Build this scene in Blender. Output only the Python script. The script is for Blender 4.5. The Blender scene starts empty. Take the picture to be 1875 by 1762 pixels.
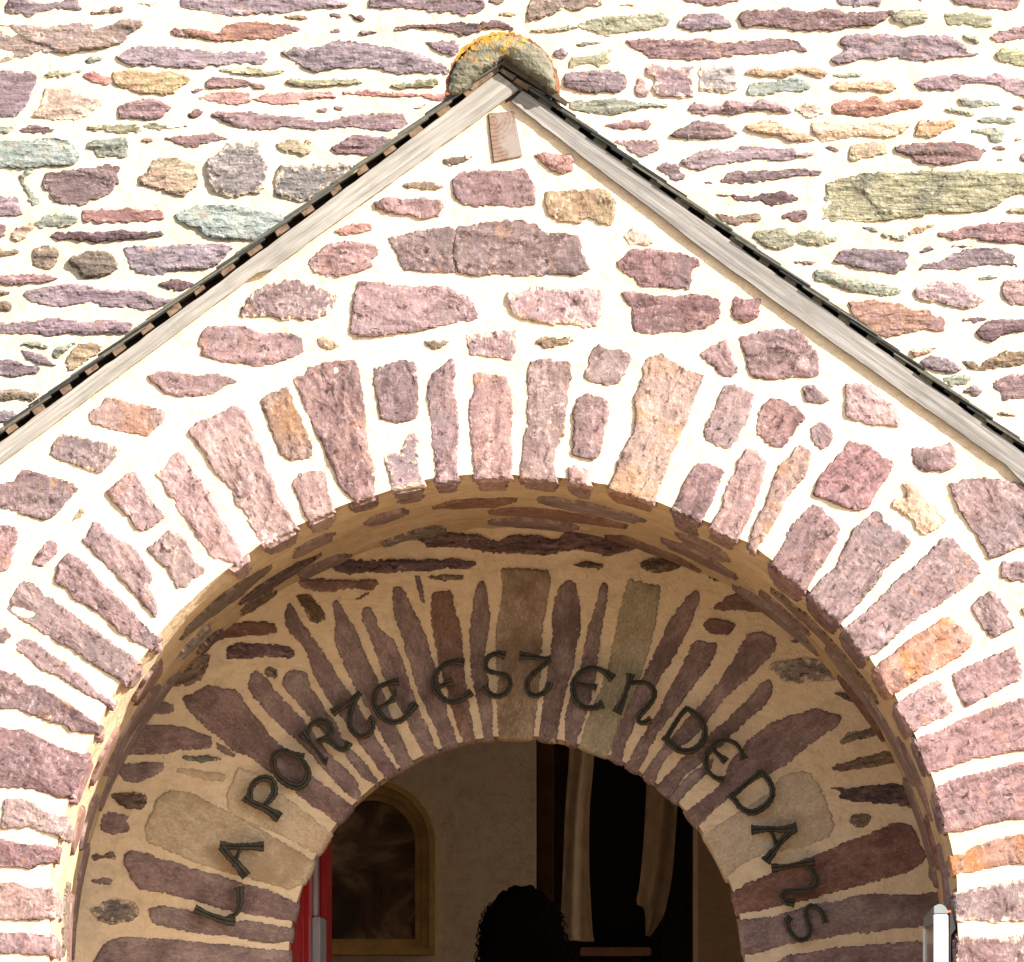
import bpy, bmesh, math, random
import numpy as np
from mathutils import Vector, Matrix
from mathutils.geometry import delaunay_2d_cdt
random.seed(7); rng = np.random.default_rng(7)
SC = bpy.context.scene; COL = SC.collection
PI = math.pi
# ---------------------------------------------------------------- camera, light, exposure
D1 = 36.63            # metres from the camera to the face of the porch
T = 1.25              # depth of the porch vault
D2 = D1 + T           # face of the church wall
FPX = 700.0 * D1      # focal length in photograph pixels
VX, HY, ZC = 1106.0, 3515.0, 1.6
cam = bpy.data.cameras.new('camera'); cam_o = bpy.data.objects.new('camera', cam); COL.objects.link(cam_o)
cam_o.location = (0, 0, ZC); cam_o.rotation_euler = (PI/2, 0, 0)
cam.sensor_width = 36; cam.lens = FPX/1875*36
cam.shift_x = (937.5-VX)/1875; cam.shift_y = (HY-881)/1875
cam.clip_start = 0.5; cam.clip_end = 2000
SC.camera = cam_o
SUN = Vector((1.5, -1.0, 1.1)).normalized()      # towards the sun
w = bpy.data.worlds.new('World'); SC.world = w; w.use_nodes = True
nt = w.node_tree; nt.nodes.clear()
sky = nt.nodes.new('ShaderNodeTexSky'); sky.sky_type = 'NISHITA'; sky.sun_disc = False
sky.sun_elevation = math.asin(SUN.z); sky.sun_rotation = math.atan2(SUN.x, SUN.y); sky.dust_density = 2.0
bg = nt.nodes.new('ShaderNodeBackground'); bg.inputs['Strength'].default_value = 0.09
wo = nt.nodes.new('ShaderNodeOutputWorld')
nt.links.new(sky.outputs[0], bg.inputs[0]); nt.links.new(bg.outputs[0], wo.inputs[0])
sl = bpy.data.lights.new('sun', 'SUN'); sl.energy = 4.4; sl.angle = math.radians(0.6); sl.color = (1.0, 0.955, 0.89)
so = bpy.data.objects.new('sun', sl); COL.objects.link(so); so.rotation_euler = SUN.to_track_quat('Z', 'Y').to_euler()
so.location = (20, 0, 25)
SC.view_settings.view_transform = 'Standard'; SC.view_settings.look = 'None'
SC.view_settings.exposure = 1.74; SC.view_settings.gamma = 1.0; SC.view_settings.use_curve_mapping = False
SC.cycles.max_bounces = 8; SC.cycles.diffuse_bounces = 5

# ---------------------------------------------------------------- projection helpers
def P(px, py, D=D1):                      # photograph pixel -> (X, Z) on the vertical plane at depth D
    return ((px-VX)/FPX*D, ZC+(HY-py)/FPX*D)
XC, ZA = P(924, 1702); RV = 824/700.0     # centre and radius of the porch vault
def soffit(px, py):                       # pixel -> (u, v) on the vault's inner face
    a = (px-VX)/FPX; b = (HY-py)/FPX
    if py > 1702:
        side = -1 if px < 924 else 1
        D = (XC+side*RV)/a
        return (side*(RV*PI/2+ZA-(ZC+b*D)), min(max(D-D1, 0.01), T-0.02))
    A = a*a+b*b; B = -2*(a*XC+b*(ZA-ZC)); C = XC*XC+(ZA-ZC)**2-RV*RV
    disc = max(B*B-4*A*C, 0); D = (-B+math.sqrt(disc))/(2*A); Dn = (-B-math.sqrt(disc))/(2*A)
    if abs(Dn-D1-T/2) < abs(D-D1-T/2): D = Dn
    th = math.atan2(a*D-XC, ZC+b*D-ZA)
    return (RV*th, min(max(D-D1, 0.01), T-0.02))
def map_plane(D):
    return (lambda u, v, h: np.stack([u, D-h, v], 1)), False
def map_vault():
    def f(u, v, h):
        lim = RV*PI/2; th = np.clip(u, -lim, lim)/RV; ex = np.sign(u)*np.maximum(np.abs(u)-lim, 0)
        r = RV-h
        return np.stack([XC+r*np.sin(th), D1+v, ZA+r*np.cos(th)-np.abs(ex)], 1)
    return f, True

# ---------------------------------------------------------------- noise (vectorised value noise)
def _h(i, j, s):
    n = (i*374761393+j*668265263+s*2147483647) & 0xffffffff
    n = ((n ^ (n >> 13))*1274126177) & 0xffffffff
    return ((n ^ (n >> 16)) & 0xffff)/65535.0
def vn(x, y, s=0):
    x = np.asarray(x, float); y = np.asarray(y, float)
    i = np.floor(x).astype(np.int64); j = np.floor(y).astype(np.int64); fx = x-i; fy = y-j
    fx = fx*fx*(3-2*fx); fy = fy*fy*(3-2*fy)
    return (_h(i, j, s)*(1-fx)+_h(i+1, j, s)*fx)*(1-fy)+(_h(i, j+1, s)*(1-fx)+_h(i+1, j+1, s)*fx)*fy
def fbm(x, y, s=0, o=3):
    r = 0; a = 1; t = 0
    for k in range(o): r = r+a*vn(x*2**k, y*2**k, s+k*17); t += a; a *= .5
    return r/t*2-1

# ---------------------------------------------------------------- object helpers
def obj(name, me, parent=None, mat=None):
    o = bpy.data.objects.new(name, me); COL.objects.link(o)
    if parent is not None: o.parent = parent; o.matrix_parent_inverse = Matrix.Identity(4); o.location = -parent.location
    if mat is not None and me is not None: me.materials.append(mat)
    return o
def thing(name, label, cat, loc=(0, 0, 0), group=None):
    o = bpy.data.objects.new(name, None); COL.objects.link(o); o.location = loc; o.empty_display_size = .1
    o['label'] = label; o['category'] = cat
    if group: o['group'] = group
    return o
def tag(o, label, cat, group=None):
    o['label'] = label; o['category'] = cat
    if group: o['group'] = group
    return o
def pmesh(name, V, F, smooth=False):
    me = bpy.data.meshes.new(name); me.from_pydata([tuple(p) for p in V], [], [tuple(f) for f in F]); me.update()
    if smooth: me.polygons.foreach_set('use_smooth', [True]*len(me.polygons))
    return me
def box_me(name, x0, x1, y0, y1, z0, z1, bev=0.0):
    bm = bmesh.new(); bmesh.ops.create_cube(bm, size=1)
    for v in bm.verts:
        v.co = Vector(((x0+x1)/2+v.co.x*(x1-x0), (y0+y1)/2+v.co.y*(y1-y0), (z0+z1)/2+v.co.z*(z1-z0)))
    if bev: bmesh.ops.bevel(bm, geom=bm.edges[:], offset=bev, segments=2, affect='EDGES')
    me = bpy.data.meshes.new(name); bm.to_mesh(me); bm.free(); return me
def box(name, x0, x1, y0, y1, z0, z1, mat, parent=None, bev=0.0):
    return obj(name, box_me(name, x0, x1, y0, y1, z0, z1, bev), parent, mat)
def prism_me(name, poly, y0, y1, holes=None, bev=0):
    """polygon in (x, z) extruded between depths y0 (front) and y1; optional hole ring"""
    pts = [Vector(p) for p in poly]; n = len(pts); edges = [(i, (i+1) % n) for i in range(n)]
    if holes:
        m = len(holes); pts += [Vector(p) for p in holes]; edges += [(n+i, n+(i+1) % m) for i in range(m)]
    vs, es, fs, *_ = delaunay_2d_cdt(pts, edges, [], 2 if holes else 1, 1e-6)
    def inside(q, ring):
        c = False
        for i in range(len(ring)):
            a = ring[i]; b = ring[i-1]
            if (a[1] > q[1]) != (b[1] > q[1]) and q[0] < (b[0]-a[0])*(q[1]-a[1])/(b[1]-a[1])+a[0]: c = not c
        return c
    keep = []
    for f in fs:
        q = sum((vs[i] for i in f), Vector((0, 0)))/len(f)
        if inside(q, poly) and not (holes and inside(q, holes)): keep.append(list(f))
    N = len(vs); V = [(p[0], y0, p[1]) for p in vs]+[(p[0], y1, p[1]) for p in vs]
    F = [f for f in keep]+[[i+N for i in reversed(f)] for f in keep]
    cnt = {}
    for f in keep:
        for i in range(len(f)):
            e = (f[i], f[(i+1) % len(f)]); cnt[e] = 1
    for (a, b) in list(cnt):
        if (b, a) not in cnt: F.append([b, a, a+N, b+N])
    me = pmesh(name, V, F)
    if bev:
        bm = bmesh.new(); bm.from_mesh(me)
        bmesh.ops.dissolve_limit(bm, angle_limit=.01, verts=bm.verts[:], edges=bm.edges[:])
        bmesh.ops.bevel(bm, geom=[e for e in bm.edges if len(e.link_faces) == 2 and e.calc_face_angle(0) > .3], offset=bev, segments=2, affect='EDGES')
        bm.to_mesh(me); bm.free()
    return me

# ---------------------------------------------------------------- materials
class NT:
    def __init__(s, name):
        s.m = bpy.data.materials.new(name); s.m.use_nodes = True; s.t = s.m.node_tree; s.t.nodes.clear()
        s.out = s.n('ShaderNodeOutputMaterial'); s.b = s.n('ShaderNodeBsdfPrincipled'); s.l(s.b.outputs[0], s.out.inputs[0])
        s.b.inputs['Roughness'].default_value = .9; s.b.inputs['Specular IOR Level'].default_value = .25
    def n(s, t, **k):
        q = s.t.nodes.new(t)
        for a, v in k.items(): setattr(q, a, v)
        return q
    def l(s, a, b): s.t.links.new(a, b)
    def noise(s, vec, scale, detail=4, rough=.6, dist=0):
        q = s.n('ShaderNodeTexNoise'); q.inputs['Scale'].default_value = scale; q.inputs['Detail'].default_value = detail
        q.inputs['Roughness'].default_value = rough; q.inputs['Distortion'].default_value = dist
        if vec is not None: s.l(vec, q.inputs['Vector'])
        return q.outputs['Fac']
    def ramp(s, fac, stops):
        q = s.n('ShaderNodeValToRGB'); e = q.color_ramp.elements
        while len(e) < len(stops): e.new(.5)
        for k, (p, c) in enumerate(stops):
            e[k].position = p; e[k].color = (*c, 1) if hasattr(c, '__len__') else (c, c, c, 1)
        s.l(fac, q.inputs[0]); return q.outputs[0]
    def mix(s, f, a, b, mode='MIX'):
        q = s.n('ShaderNodeMix', data_type='RGBA', blend_type=mode)
        for x, i in ((f, 0), (a, 6), (b, 7)):
            if hasattr(x, 'is_linked'): s.l(x, q.inputs[i])
            elif hasattr(x, '__len__'): q.inputs[i].default_value = (*x, 1)
            else: q.inputs[i].default_value = x
        return q.outputs[2]
    def math(s, op, a, b=0, clamp=False):
        q = s.n('ShaderNodeMath', operation=op, use_clamp=clamp)
        for x, i in ((a, 0), (b, 1)):
            if hasattr(x, 'is_linked'): s.l(x, q.inputs[i])
            else: q.inputs[i].default_value = x
        return q.outputs[0]
    def mapping(s, vec, scale=(1, 1, 1), loc=(0, 0, 0), rot=(0, 0, 0)):
        q = s.n('ShaderNodeMapping'); q.inputs['Scale'].default_value = scale; q.inputs['Location'].default_value = loc; q.inputs['Rotation'].default_value = rot
        s.l(vec, q.inputs[0]); return q.outputs[0]
    def bump(s, h, dist, strength=1.0, prev=None):
        q = s.n('ShaderNodeBump'); q.inputs['Distance'].default_value = dist; q.inputs['Strength'].default_value = strength
        s.l(h, q.inputs['Height'])
        if prev is not None: s.l(prev, q.inputs['Normal'])
        s.l(q.outputs[0], s.b.inputs['Normal']); return q.outputs[0]
    def col(s, c): s.l(c, s.b.inputs['Base Color'])
    def pos(s): return s.n('ShaderNodeNewGeometry').outputs['Position']
    def objc(s): return s.n('ShaderNodeTexCoord').outputs['Object']
MORT = (.70, .565, .405)
def stone_mat(name, dark, mid, light, alt, alt_amt=.35, smear=.5, aniso=5.0, bumpd=.004, speck=0.0):
    s = NT(name)
    uv = s.n('ShaderNodeUVMap'); rnd = s.n('ShaderNodeObjectInfo').outputs['Random']
    off = s.n('ShaderNodeCombineXYZ'); s.l(s.math('MULTIPLY', rnd, 37.0), off.inputs[2]); s.l(s.math('MULTIPLY', rnd, 91.0), off.inputs[0])
    add = s.n('ShaderNodeVectorMath', operation='ADD'); s.l(uv.outputs[0], add.inputs[0]); s.l(off.outputs[0], add.inputs[1]); v = add.outputs[0]
    vs = s.mapping(v, (1, aniso, 1))
    n1 = s.noise(vs, 14, 6, .68, .6)                       # strata
    n2 = s.noise(v, 9, 3, .5)                              # blotches
    n3 = s.noise(v, 150, 4, .7)                            # grain
    c = s.ramp(n1, [(.30, dark), (.47, mid), (.66, light)])
    c = s.mix(s.ramp(n2, [(.50, 0.0), (.50+.28*(1.2-alt_amt), alt_amt*1.6)]), c, alt)
    c = s.mix(.6, c, s.ramp(n3, [(.3, (.35, .33, .33)), (.5, (.5, .5, .5)), (.72, (.74, .72, .70))]), 'OVERLAY')
    # individual tone of each stone
    hsv = s.n('ShaderNodeHueSaturation'); s.l(c, hsv.inputs['Color'])
    sm_ = bumpd < .002
    s.l(s.math('ADD', s.math('MULTIPLY', rnd, .25 if sm_ else .44), .82 if sm_ else .60), hsv.inputs['Value'])
    r2 = s.math('FRACT', s.math('MULTIPLY', rnd, 13.7)); s.l(s.math('ADD', s.math('MULTIPLY', r2, .018), .494), hsv.inputs['Hue'])
    r3 = s.math('FRACT', s.math('MULTIPLY', rnd, 57.3)); s.l(s.math('ADD', s.math('MULTIPLY', r3, .24), .74 if sm_ else .66), hsv.inputs['Saturation'])
    c = hsv.outputs[0]
    if not sm_:
        n5 = s.noise(s.mapping(v, (1, 1.6, 1), (3, 5, 0)), 70, 5, .8, .4); n6 = s.noise(s.mapping(v, (1, 1, 1), (9, 2, 0)), 13, 3, .6)
        c = s.mix(s.math('MULTIPLY', s.ramp(n5, [(.51, 0.0), (.64, .75)]), s.ramp(n6, [(.40, .10), (.64, .9)])), c, tuple(min(.55, .20+x*.85) for x in light))
        c = s.mix(s.ramp(s.noise(s.mapping(v, (1, 2.4, 1), (1, 8, 0)), 38, 5, .75, .5), [(.36, .9), (.45, 0.0)]), c, tuple(x*.4 for x in dark))
        n7 = s.noise(s.mapping(v, (1, 1, 1), (4, 4, 0)), 16, 4, .7)
        c = s.mix(s.ramp(n7, [(.60, 0.0), (.74, .55)]), c, (.40, .20, .09))
    else:
        n5 = s.noise(s.mapping(v, (1, 2.5, 1), (3, 5, 0)), 26, 6, .8, .5); c = s.mix(s.ramp(n5, [(.50, 0.0), (.68, .55)]), c, tuple(min(.6, .06+x*1.15) for x in light))
        n8 = s.noise(s.mapping(v, (1, 2, 1), (5, 2, 0)), 95, 4, .75); c = s.mix(s.ramp(n8, [(.54, 0.0), (.66, .45)]), c, tuple(min(.6, .10+x*1.2) for x in light)); c = s.mix(s.ramp(n8, [(.34, .5), (.44, 0.0)]), c, tuple(x*.55 for x in dark))
        n6 = s.noise(s.mapping(v, (1, 1, 1), (7, 1, 0)), 7, 4, .6); c = s.mix(s.ramp(n6, [(.50, 0.0), (.66, .65)]), c, tuple(x*.72 for x in dark))
    # lime smeared over the rim and caught in the grain
    ed = s.n('ShaderNodeAttribute', attribute_name='edge').outputs['Fac']
    n4 = s.noise(v, 70 if sm_ else 42, 6, .8)
    k = s.math('ADD', s.math('MULTIPLY', s.math('SUBTRACT', 1.0, ed), (.30 if sm_ else .20)*smear), s.math('MULTIPLY', n4, 1.0))
    f = s.ramp(k, [(.67-speck*.14, 0.0), (.76-speck*.14, .75)])
    c = s.mix(f, c, MORT); s.col(c)
    b = s.bump(n1, bumpd*1.1, .8); b = s.bump(s.noise(v, 60, 6, .75), bumpd*1.0, .9, b)
    return s.m
SM = {
 'p': stone_mat('stone_rose_purple', (.090, .044, .043), (.205, .102, .098), (.32, .175, .168), (.17, .108, .112), .5),
 'm': stone_mat('stone_mauve_grey', (.095, .060, .068), (.205, .128, .145), (.31, .21, .225), (.155, .115, .10), .45),
 'd': stone_mat('stone_dark_burgundy', (.055, .026, .030), (.125, .062, .066), (.20, .115, .12), (.10, .065, .05), .4),
 'k': stone_mat('stone_salmon_pink', (.16, .08, .070), (.30, .165, .145), (.42, .26, .23), (.23, .13, .13), .45, .5),
 'j': stone_mat('stone_pink_and_rust', (.16, .075, .06), (.27, .135, .10), (.38, .22, .165), (.34, .13, .035), .75, .6),
 'o': stone_mat('stone_orange_ochre', (.27, .12, .055), (.43, .22, .095), (.56, .34, .18), (.36, .20, .13), .5, .6),
 't': stone_mat('stone_tan', (.17, .11, .05), (.33, .22, .105), (.47, .34, .19), (.36, .18, .11), .5),
 'f': stone_mat('stone_fawn_purple', (.13, .08, .055), (.25, .16, .12), (.37, .26, .21), (.21, .13, .14), .6),
 'u': stone_mat('stone_red_brown', (.10, .045, .025), (.23, .10, .06), (.35, .17, .11), (.22, .11, .11), .5),
 'g': stone_mat('stone_grey_green', (.085, .085, .055), (.215, .215, .145), (.36, .36, .25), (.20, .21, .18), .45, .7),
 'b': stone_mat('stone_blue_green', (.12, .15, .125), (.25, .285, .24), (.39, .42, .35), (.27, .23, .14), .5, .7),
 'r': stone_mat('stone_brick_red', (.20, .060, .045), (.30, .105, .08), (.40, .165, .13), (.23, .10, .10), .35, .4),
 'w': stone_mat('stone_speckled_white', (.22, .11, .08), (.36, .23, .18), (.48, .36, .28), (.28, .18, .13), .4, .9, 2, .004, .6),
 'h': stone_mat('stone_rose_speckled', (.12, .06, .06), (.24, .13, .13), (.36, .23, .22), (.18, .12, .13), .5, .8, 3, .004, .5),
 'x': stone_mat('stone_grey_speckled', (.09, .07, .06), (.20, .16, .14), (.33, .28, .25), (.17, .13, .13), .5, .9, 3, .004, .6),
 'n': stone_mat('stone_brown', (.07, .042, .022), (.16, .095, .055), (.26, .165, .10), (.14, .085, .07), .5, .8),
 'y': stone_mat('stone_yellow_green', (.11, .10, .05), (.25, .222, .12), (.40, .365, .22), (.25, .22, .13), .45, .7),
 'v': stone_mat('stone_yellow_green_banded', (.08, .073, .045), (.31, .262, .145), (.50, .44, .27), (.15, .135, .10), .6, .6, 8, .006),
 's': stone_mat('stone_plum_smooth', (.125, .078, .074), (.200, .126, .120), (.290, .200, .185), (.155, .10, .095), .4, .35, 1.6, .0019),
 'a': stone_mat('stone_red_plum_smooth', (.095, .045, .035), (.16, .078, .060), (.235, .125, .10), (.17, .085, .035), .5, .35, 1.6, .0019),
 'e': stone_mat('stone_beige_smooth', (.42, .295, .175), (.50, .365, .225), (.58, .44, .29), (.50, .31, .17), .35, .3, 1.3, .0019),
 'l': stone_mat('stone_light_brown_smooth', (.23, .15, .09), (.32, .215, .13), (.40, .29, .19), (.20, .125, .06), .6, .35, 1.3, .0019),
 'q': stone_mat('stone_grey_green_smooth', (.20, .175, .11), (.28, .245, .155), (.36, .315, .21), (.34, .25, .16), .45, .3, 1.3, .0019),
}
SMOOTH = set('saelq')
PLABEL = {'j': 'pink stone with a rusty orange face', 'o': 'orange ochre stone', 'b': 'blue green stone', 'r': 'brick red stone', 'y': 'yellow green stone',
          'v': 'long yellow green banded stone', 'e': 'smooth beige stone', 'q': 'smooth grey green stone', 'g': 'grey green stone', 't': 'tan stone',
          'k': 'salmon pink stone', 'w': 'white speckled stone', 'l': 'smooth light brown keystone'}
def mortar_mat(name, base, warm, rough=1.0):
    s = NT(name); p = s.pos()
    n1 = s.noise(p, 3.2, 5, .6); n2 = s.noise(p, 45, 5, .7); n3 = s.noise(s.mapping(p, (1, 1, 4)), 14, 4, .6)
    c = s.mix(s.ramp(n1, [(.35, 0.0), (.68, 1.0)]), base, warm)
    c = s.mix(s.ramp(n3, [(.52, 0.0), (.76, .45)]), c, tuple(x*.70 for x in warm))
    c = s.mix(.45, c, s.ramp(n2, [(.3, .40), (.5, .5), (.7, .62)]), 'OVERLAY'); s.col(c)
    c2 = s.noise(p, 17, 5, .7, .6); c = s.mix(s.ramp(c2, [(.52, 0.0), (.70, .45)]), c, tuple(x*.62 for x in warm)); c3 = s.noise(p, 95, 3, .6); c = s.mix(s.ramp(c3, [(.66, 0.0), (.72, .55)]), c, tuple(x*.5 for x in warm)); s.col(c)
    b = s.bump(n2, .0045*rough, 1.0); b = s.bump(c2, .006*rough, .8, b); s.bump(s.noise(p, 260, 3, .7), .0010*rough, .8, b)
    s.b.inputs['Roughness'].default_value = .95
    return s.m
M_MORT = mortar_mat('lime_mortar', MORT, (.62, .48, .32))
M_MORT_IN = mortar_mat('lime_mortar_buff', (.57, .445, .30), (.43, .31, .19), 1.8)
def wood_mat(name, c1, c2, c3, ang=0.0, sc=1.0):
    s = NT(name); p = s.pos(); r = s.mapping(p, (1, 1, 1), (0, 0, 0), (0, ang, 0)); v = s.mapping(r, (2.0, 30, 45))
    n = s.noise(v, 2.2*sc, 6, .65, .4); n2 = s.noise(r, 12, 4, .6); n3 = s.noise(s.mapping(r, (4, 60, 150)), 2.5, 4, .7)
    c = s.ramp(n, [(.3, c1), (.5, c2), (.7, c3)]); c = s.mix(s.ramp(n2, [(.5, 0.0), (.75, .5)]), c, c1)
    c = s.mix(s.ramp(n3, [(.62, 0.0), (.72, .7)]), c, tuple(x*.45 for x in c1)); s.col(c); s.bump(n, .0025, .8); return s.m
def plain(name, c, rough=.6, metal=0.0, var=.25, sc=25, bd=.0006, spec=.4):
    s = NT(name); p = s.objc(); n = s.noise(p, sc, 5, .65)
    s.col(s.ramp(n, [(.3, tuple(x*(1-var) for x in c)), (.7, tuple(min(x*(1+var), 1) for x in c))]))
    s.b.inputs['Roughness'].default_value = rough; s.b.inputs['Metallic'].default_value = metal; s.b.inputs['Specular IOR Level'].default_value = spec
    s.bump(n, bd, .6); return s.m

# ---------------------------------------------------------------- the stone builder
NST = [0]
def stone(poly, code, mp, rev, parent, grain=None, sp=.0068, proud=None, amp=.0032, name='stone', mat=None, lift=0.0, skirt=.035, rel=1.0, grow=.0045, iso=0.0, limit=None, clean=False, crisp=.45, dome=0.0):
    """an irregular rubble stone: polygon in surface metres -> relief mesh set in the mortar"""
    NST[0] += 1; sd = NST[0]*7+3
    Q = np.array(poly, float)
    if ((Q[:, 0]*np.roll(Q[:, 1], -1)-np.roll(Q[:, 0], -1)*Q[:, 1]).sum()) < 0: Q = Q[::-1]
    cen = Q.mean(0); W = Q-cen; cov = W.T@W; ev, evec = np.linalg.eigh(cov); ax = evec[:, 1]
    g = math.atan2(ax[1], ax[0]) if grain is None else grain
    smooth = code in SMOOTH
    # slightly rounded corners + ragged outline
    R = []
    n = len(Q)
    for i in range(n):
        a, b = Q[i], Q[(i+1) % n]; L = np.hypot(*(b-a)); k = max(2, int(L/(sp*.75)))
        p0, p3 = Q[i-1], Q[(i+2) % n]
        for j in range(k):
            t = j/k; cr = .5*((2*a)+(-p0+b)*t+(2*p0-5*a+4*b-p3)*t*t+(-p0+3*a-3*b+p3)*t**3); li = a+(b-a)*t
            R.append(li*crisp+cr*(1-crisp))
    R = np.array(R); tn = np.roll(R, -1, 0)-np.roll(R, 1, 0); tn /= (np.hypot(tn[:, 0], tn[:, 1])[:, None]+1e-9); no = np.stack([tn[:, 1], -tn[:, 0]], 1)
    aa = amp*(.55 if smooth else 1.0)
    dn = fbm(R[:, 0]*70, R[:, 1]*70, sd, 3)*aa*1.5+(vn(R[:, 0]*230, R[:, 1]*230, sd+5)-.5)*aa*1.2
    B = R+no*(dn+grow)[:, None]
    if limit is not None: B = limit(B)
    mn, mx = B.min(0), B.max(0)
    gx, gy = np.meshgrid(np.arange(mn[0], mx[0], sp), np.arange(mn[1], mx[1], sp*.87)); gx[::2] += sp/2
    G = np.stack([gx.ravel(), gy.ravel()], 1); G += rng.uniform(-.28, .28, G.shape)*sp
    def dist(Pn):
        a = B; b = np.roll(B, -1, 0); ab = b-a; L2 = (ab**2).sum(1)+1e-12
        out = np.full(len(Pn), 1e9); ins = np.zeros(len(Pn), bool)
        for k0 in range(0, len(Pn), 3000):
            q = Pn[k0:k0+3000, None, :]; t = np.clip(((q-a)*ab).sum(2)/L2, 0, 1)
            dd = np.sqrt((((a+ab*t[..., None])-q)**2).sum(2)).min(1); out[k0:k0+3000] = dd
            cond = (a[:, 1] > q[..., 1]) != (b[:, 1] > q[..., 1])
            xx = ab[:, 0]*(q[..., 1]-a[:, 1])/(ab[:, 1]+1e-15)+a[:, 0]
            ins[k0:k0+3000] = ((cond & (q[..., 0] < xx)).sum(1) % 2) == 1
        return out, ins
    d, ins = dist(G); G = G[ins & (d > sp*.42)]; nb = len(B)
    pts = [Vector(p) for p in B]+[Vector(p) for p in G]
    vs, es, fs, *_ = delaunay_2d_cdt(pts, [(i, (i+1) % nb) for i in range(nb)], [], 1, 1e-7)
    V = np.array([(p[0], p[1]) for p in vs]); F = [list(f) for f in fs if len(f) == 3]
    if len(F) < 3: return None
    F = np.array(F)
    d, _ = dist(V)
    c_, s_ = math.cos(g), math.sin(g)
    Lc = (V[:, 0]-cen[0])*c_+(V[:, 1]-cen[1])*s_; Cc = -(V[:, 0]-cen[0])*s_+(V[:, 1]-cen[1])*c_
    size = math.sqrt(abs((Q[:, 0]*np.roll(Q[:, 1], -1)-np.roll(Q[:, 0], -1)*Q[:, 1]).sum())/2)
    pr = proud if proud is not None else (random.uniform(.0038, .0060) if smooth else random.uniform(.0025, .0062)*min(1, size/.08+.35))
    edgew = .004 if smooth else .0045
    ramp = np.clip(d/edgew, 0, 1)**.6
    wl = fbm(Lc*5, Cc*9, sd+9, 2)
    if smooth: relief = wl*.0012+fbm(Lc*30, Cc*30, sd+2, 3)*.0008
    else:
        fc = 1-.62*iso; Lr = Lc*.8+Cc*.6*iso
        sx = fbm(Lr*(9+9*iso)+wl, Cc*55*fc+wl*2.2+Lc*8*iso, sd+11, 3); ridge = 1-np.abs(sx)*2.2
        tt = (vn(Lr*(7+9*iso), Cc*38*fc+wl*3+Lc*6*iso, sd+31)+.45*vn(Lc*21, Cc*80*fc, sd+33))*4.5; fl = np.floor(tt); fr = tt-fl
        terr = (fl+np.clip(fr*4-1.5, 0, 1))*.0021
        relief = (ridge*.0022+terr-.006+wl*.0035+(fbm(Lc*90, Cc*110, sd+3, 2))*.0013)*rel
    h = -.0085+ramp*(.0085+pr)+relief*np.clip(d/.012, .12, 1)+lift
    h = h+dome*np.clip(d/.045, 0, 1)**.5
    h = np.where(d > .007, np.maximum(h, .0040+lift), h); h = np.where(d < 1e-5, -.010+lift, h)
    tilt = rng.uniform(-.02, .02, 2)*(0.3 if smooth else 1); h = h+(V-cen)@tilt*np.clip(d/.01, 0, 1)
    # skirt
    edges = {}
    for f in F:
        for a, b in ((f[0], f[1]), (f[1], f[2]), (f[2], f[0])): edges[(a, b)] = 1
    bd = [(a, b) for (a, b) in edges if (b, a) not in edges]
    idx = {}; SV = []; SF = []
    for a, b in bd:
        for q in (a, b):
            if q not in idx: idx[q] = len(V)+len(SV); SV.append(q)
        SF.append((b, a, idx[a], idx[b]))
    SV = np.array(SV, int)
    U = np.concatenate([V, V[SV]]); Hh = np.concatenate([h, h[SV]-skirt])
    X = mp(U[:, 0], U[:, 1], Hh)
    o3 = mp(np.array([cen[0]]), np.array([cen[1]]), np.array([0.0]))[0]
    X = X-o3
    FF = [tuple(int(i) for i in f) for f in F]+[tuple(int(i) for i in f) for f in SF]
    if rev: FF = [f[::-1] for f in FF]
    me = bpy.data.meshes.new(name); me.from_pydata(X.tolist(), [], FF); me.update()
    if smooth: me.polygons.foreach_set('use_smooth', [True]*len(me.polygons))
    uvl = me.uv_layers.new(name='UVMap'); li = np.empty(len(me.loops), np.int32); me.loops.foreach_get('vertex_index', li)
    LL = np.concatenate([Lc, Lc[SV]]); CC = np.concatenate([Cc, Cc[SV]])*(1-.55*iso)
    uvl.data.foreach_set('uv', np.stack([LL[li], CC[li]], 1).ravel().astype(np.float32))
    at = me.attributes.new('edge', 'FLOAT', 'POINT'); at.data.foreach_set('value', np.maximum(np.concatenate([np.clip(d/.028, 0, 1), np.zeros(len(SV))]), .85 if clean else 0).astype(np.float32))
    o = obj(name, me, parent, mat or SM[code]); o.location = Vector(o3)-parent.location
    if code in PLABEL and mat is None: o['label'] = PLABEL[code]
    return o

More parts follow.
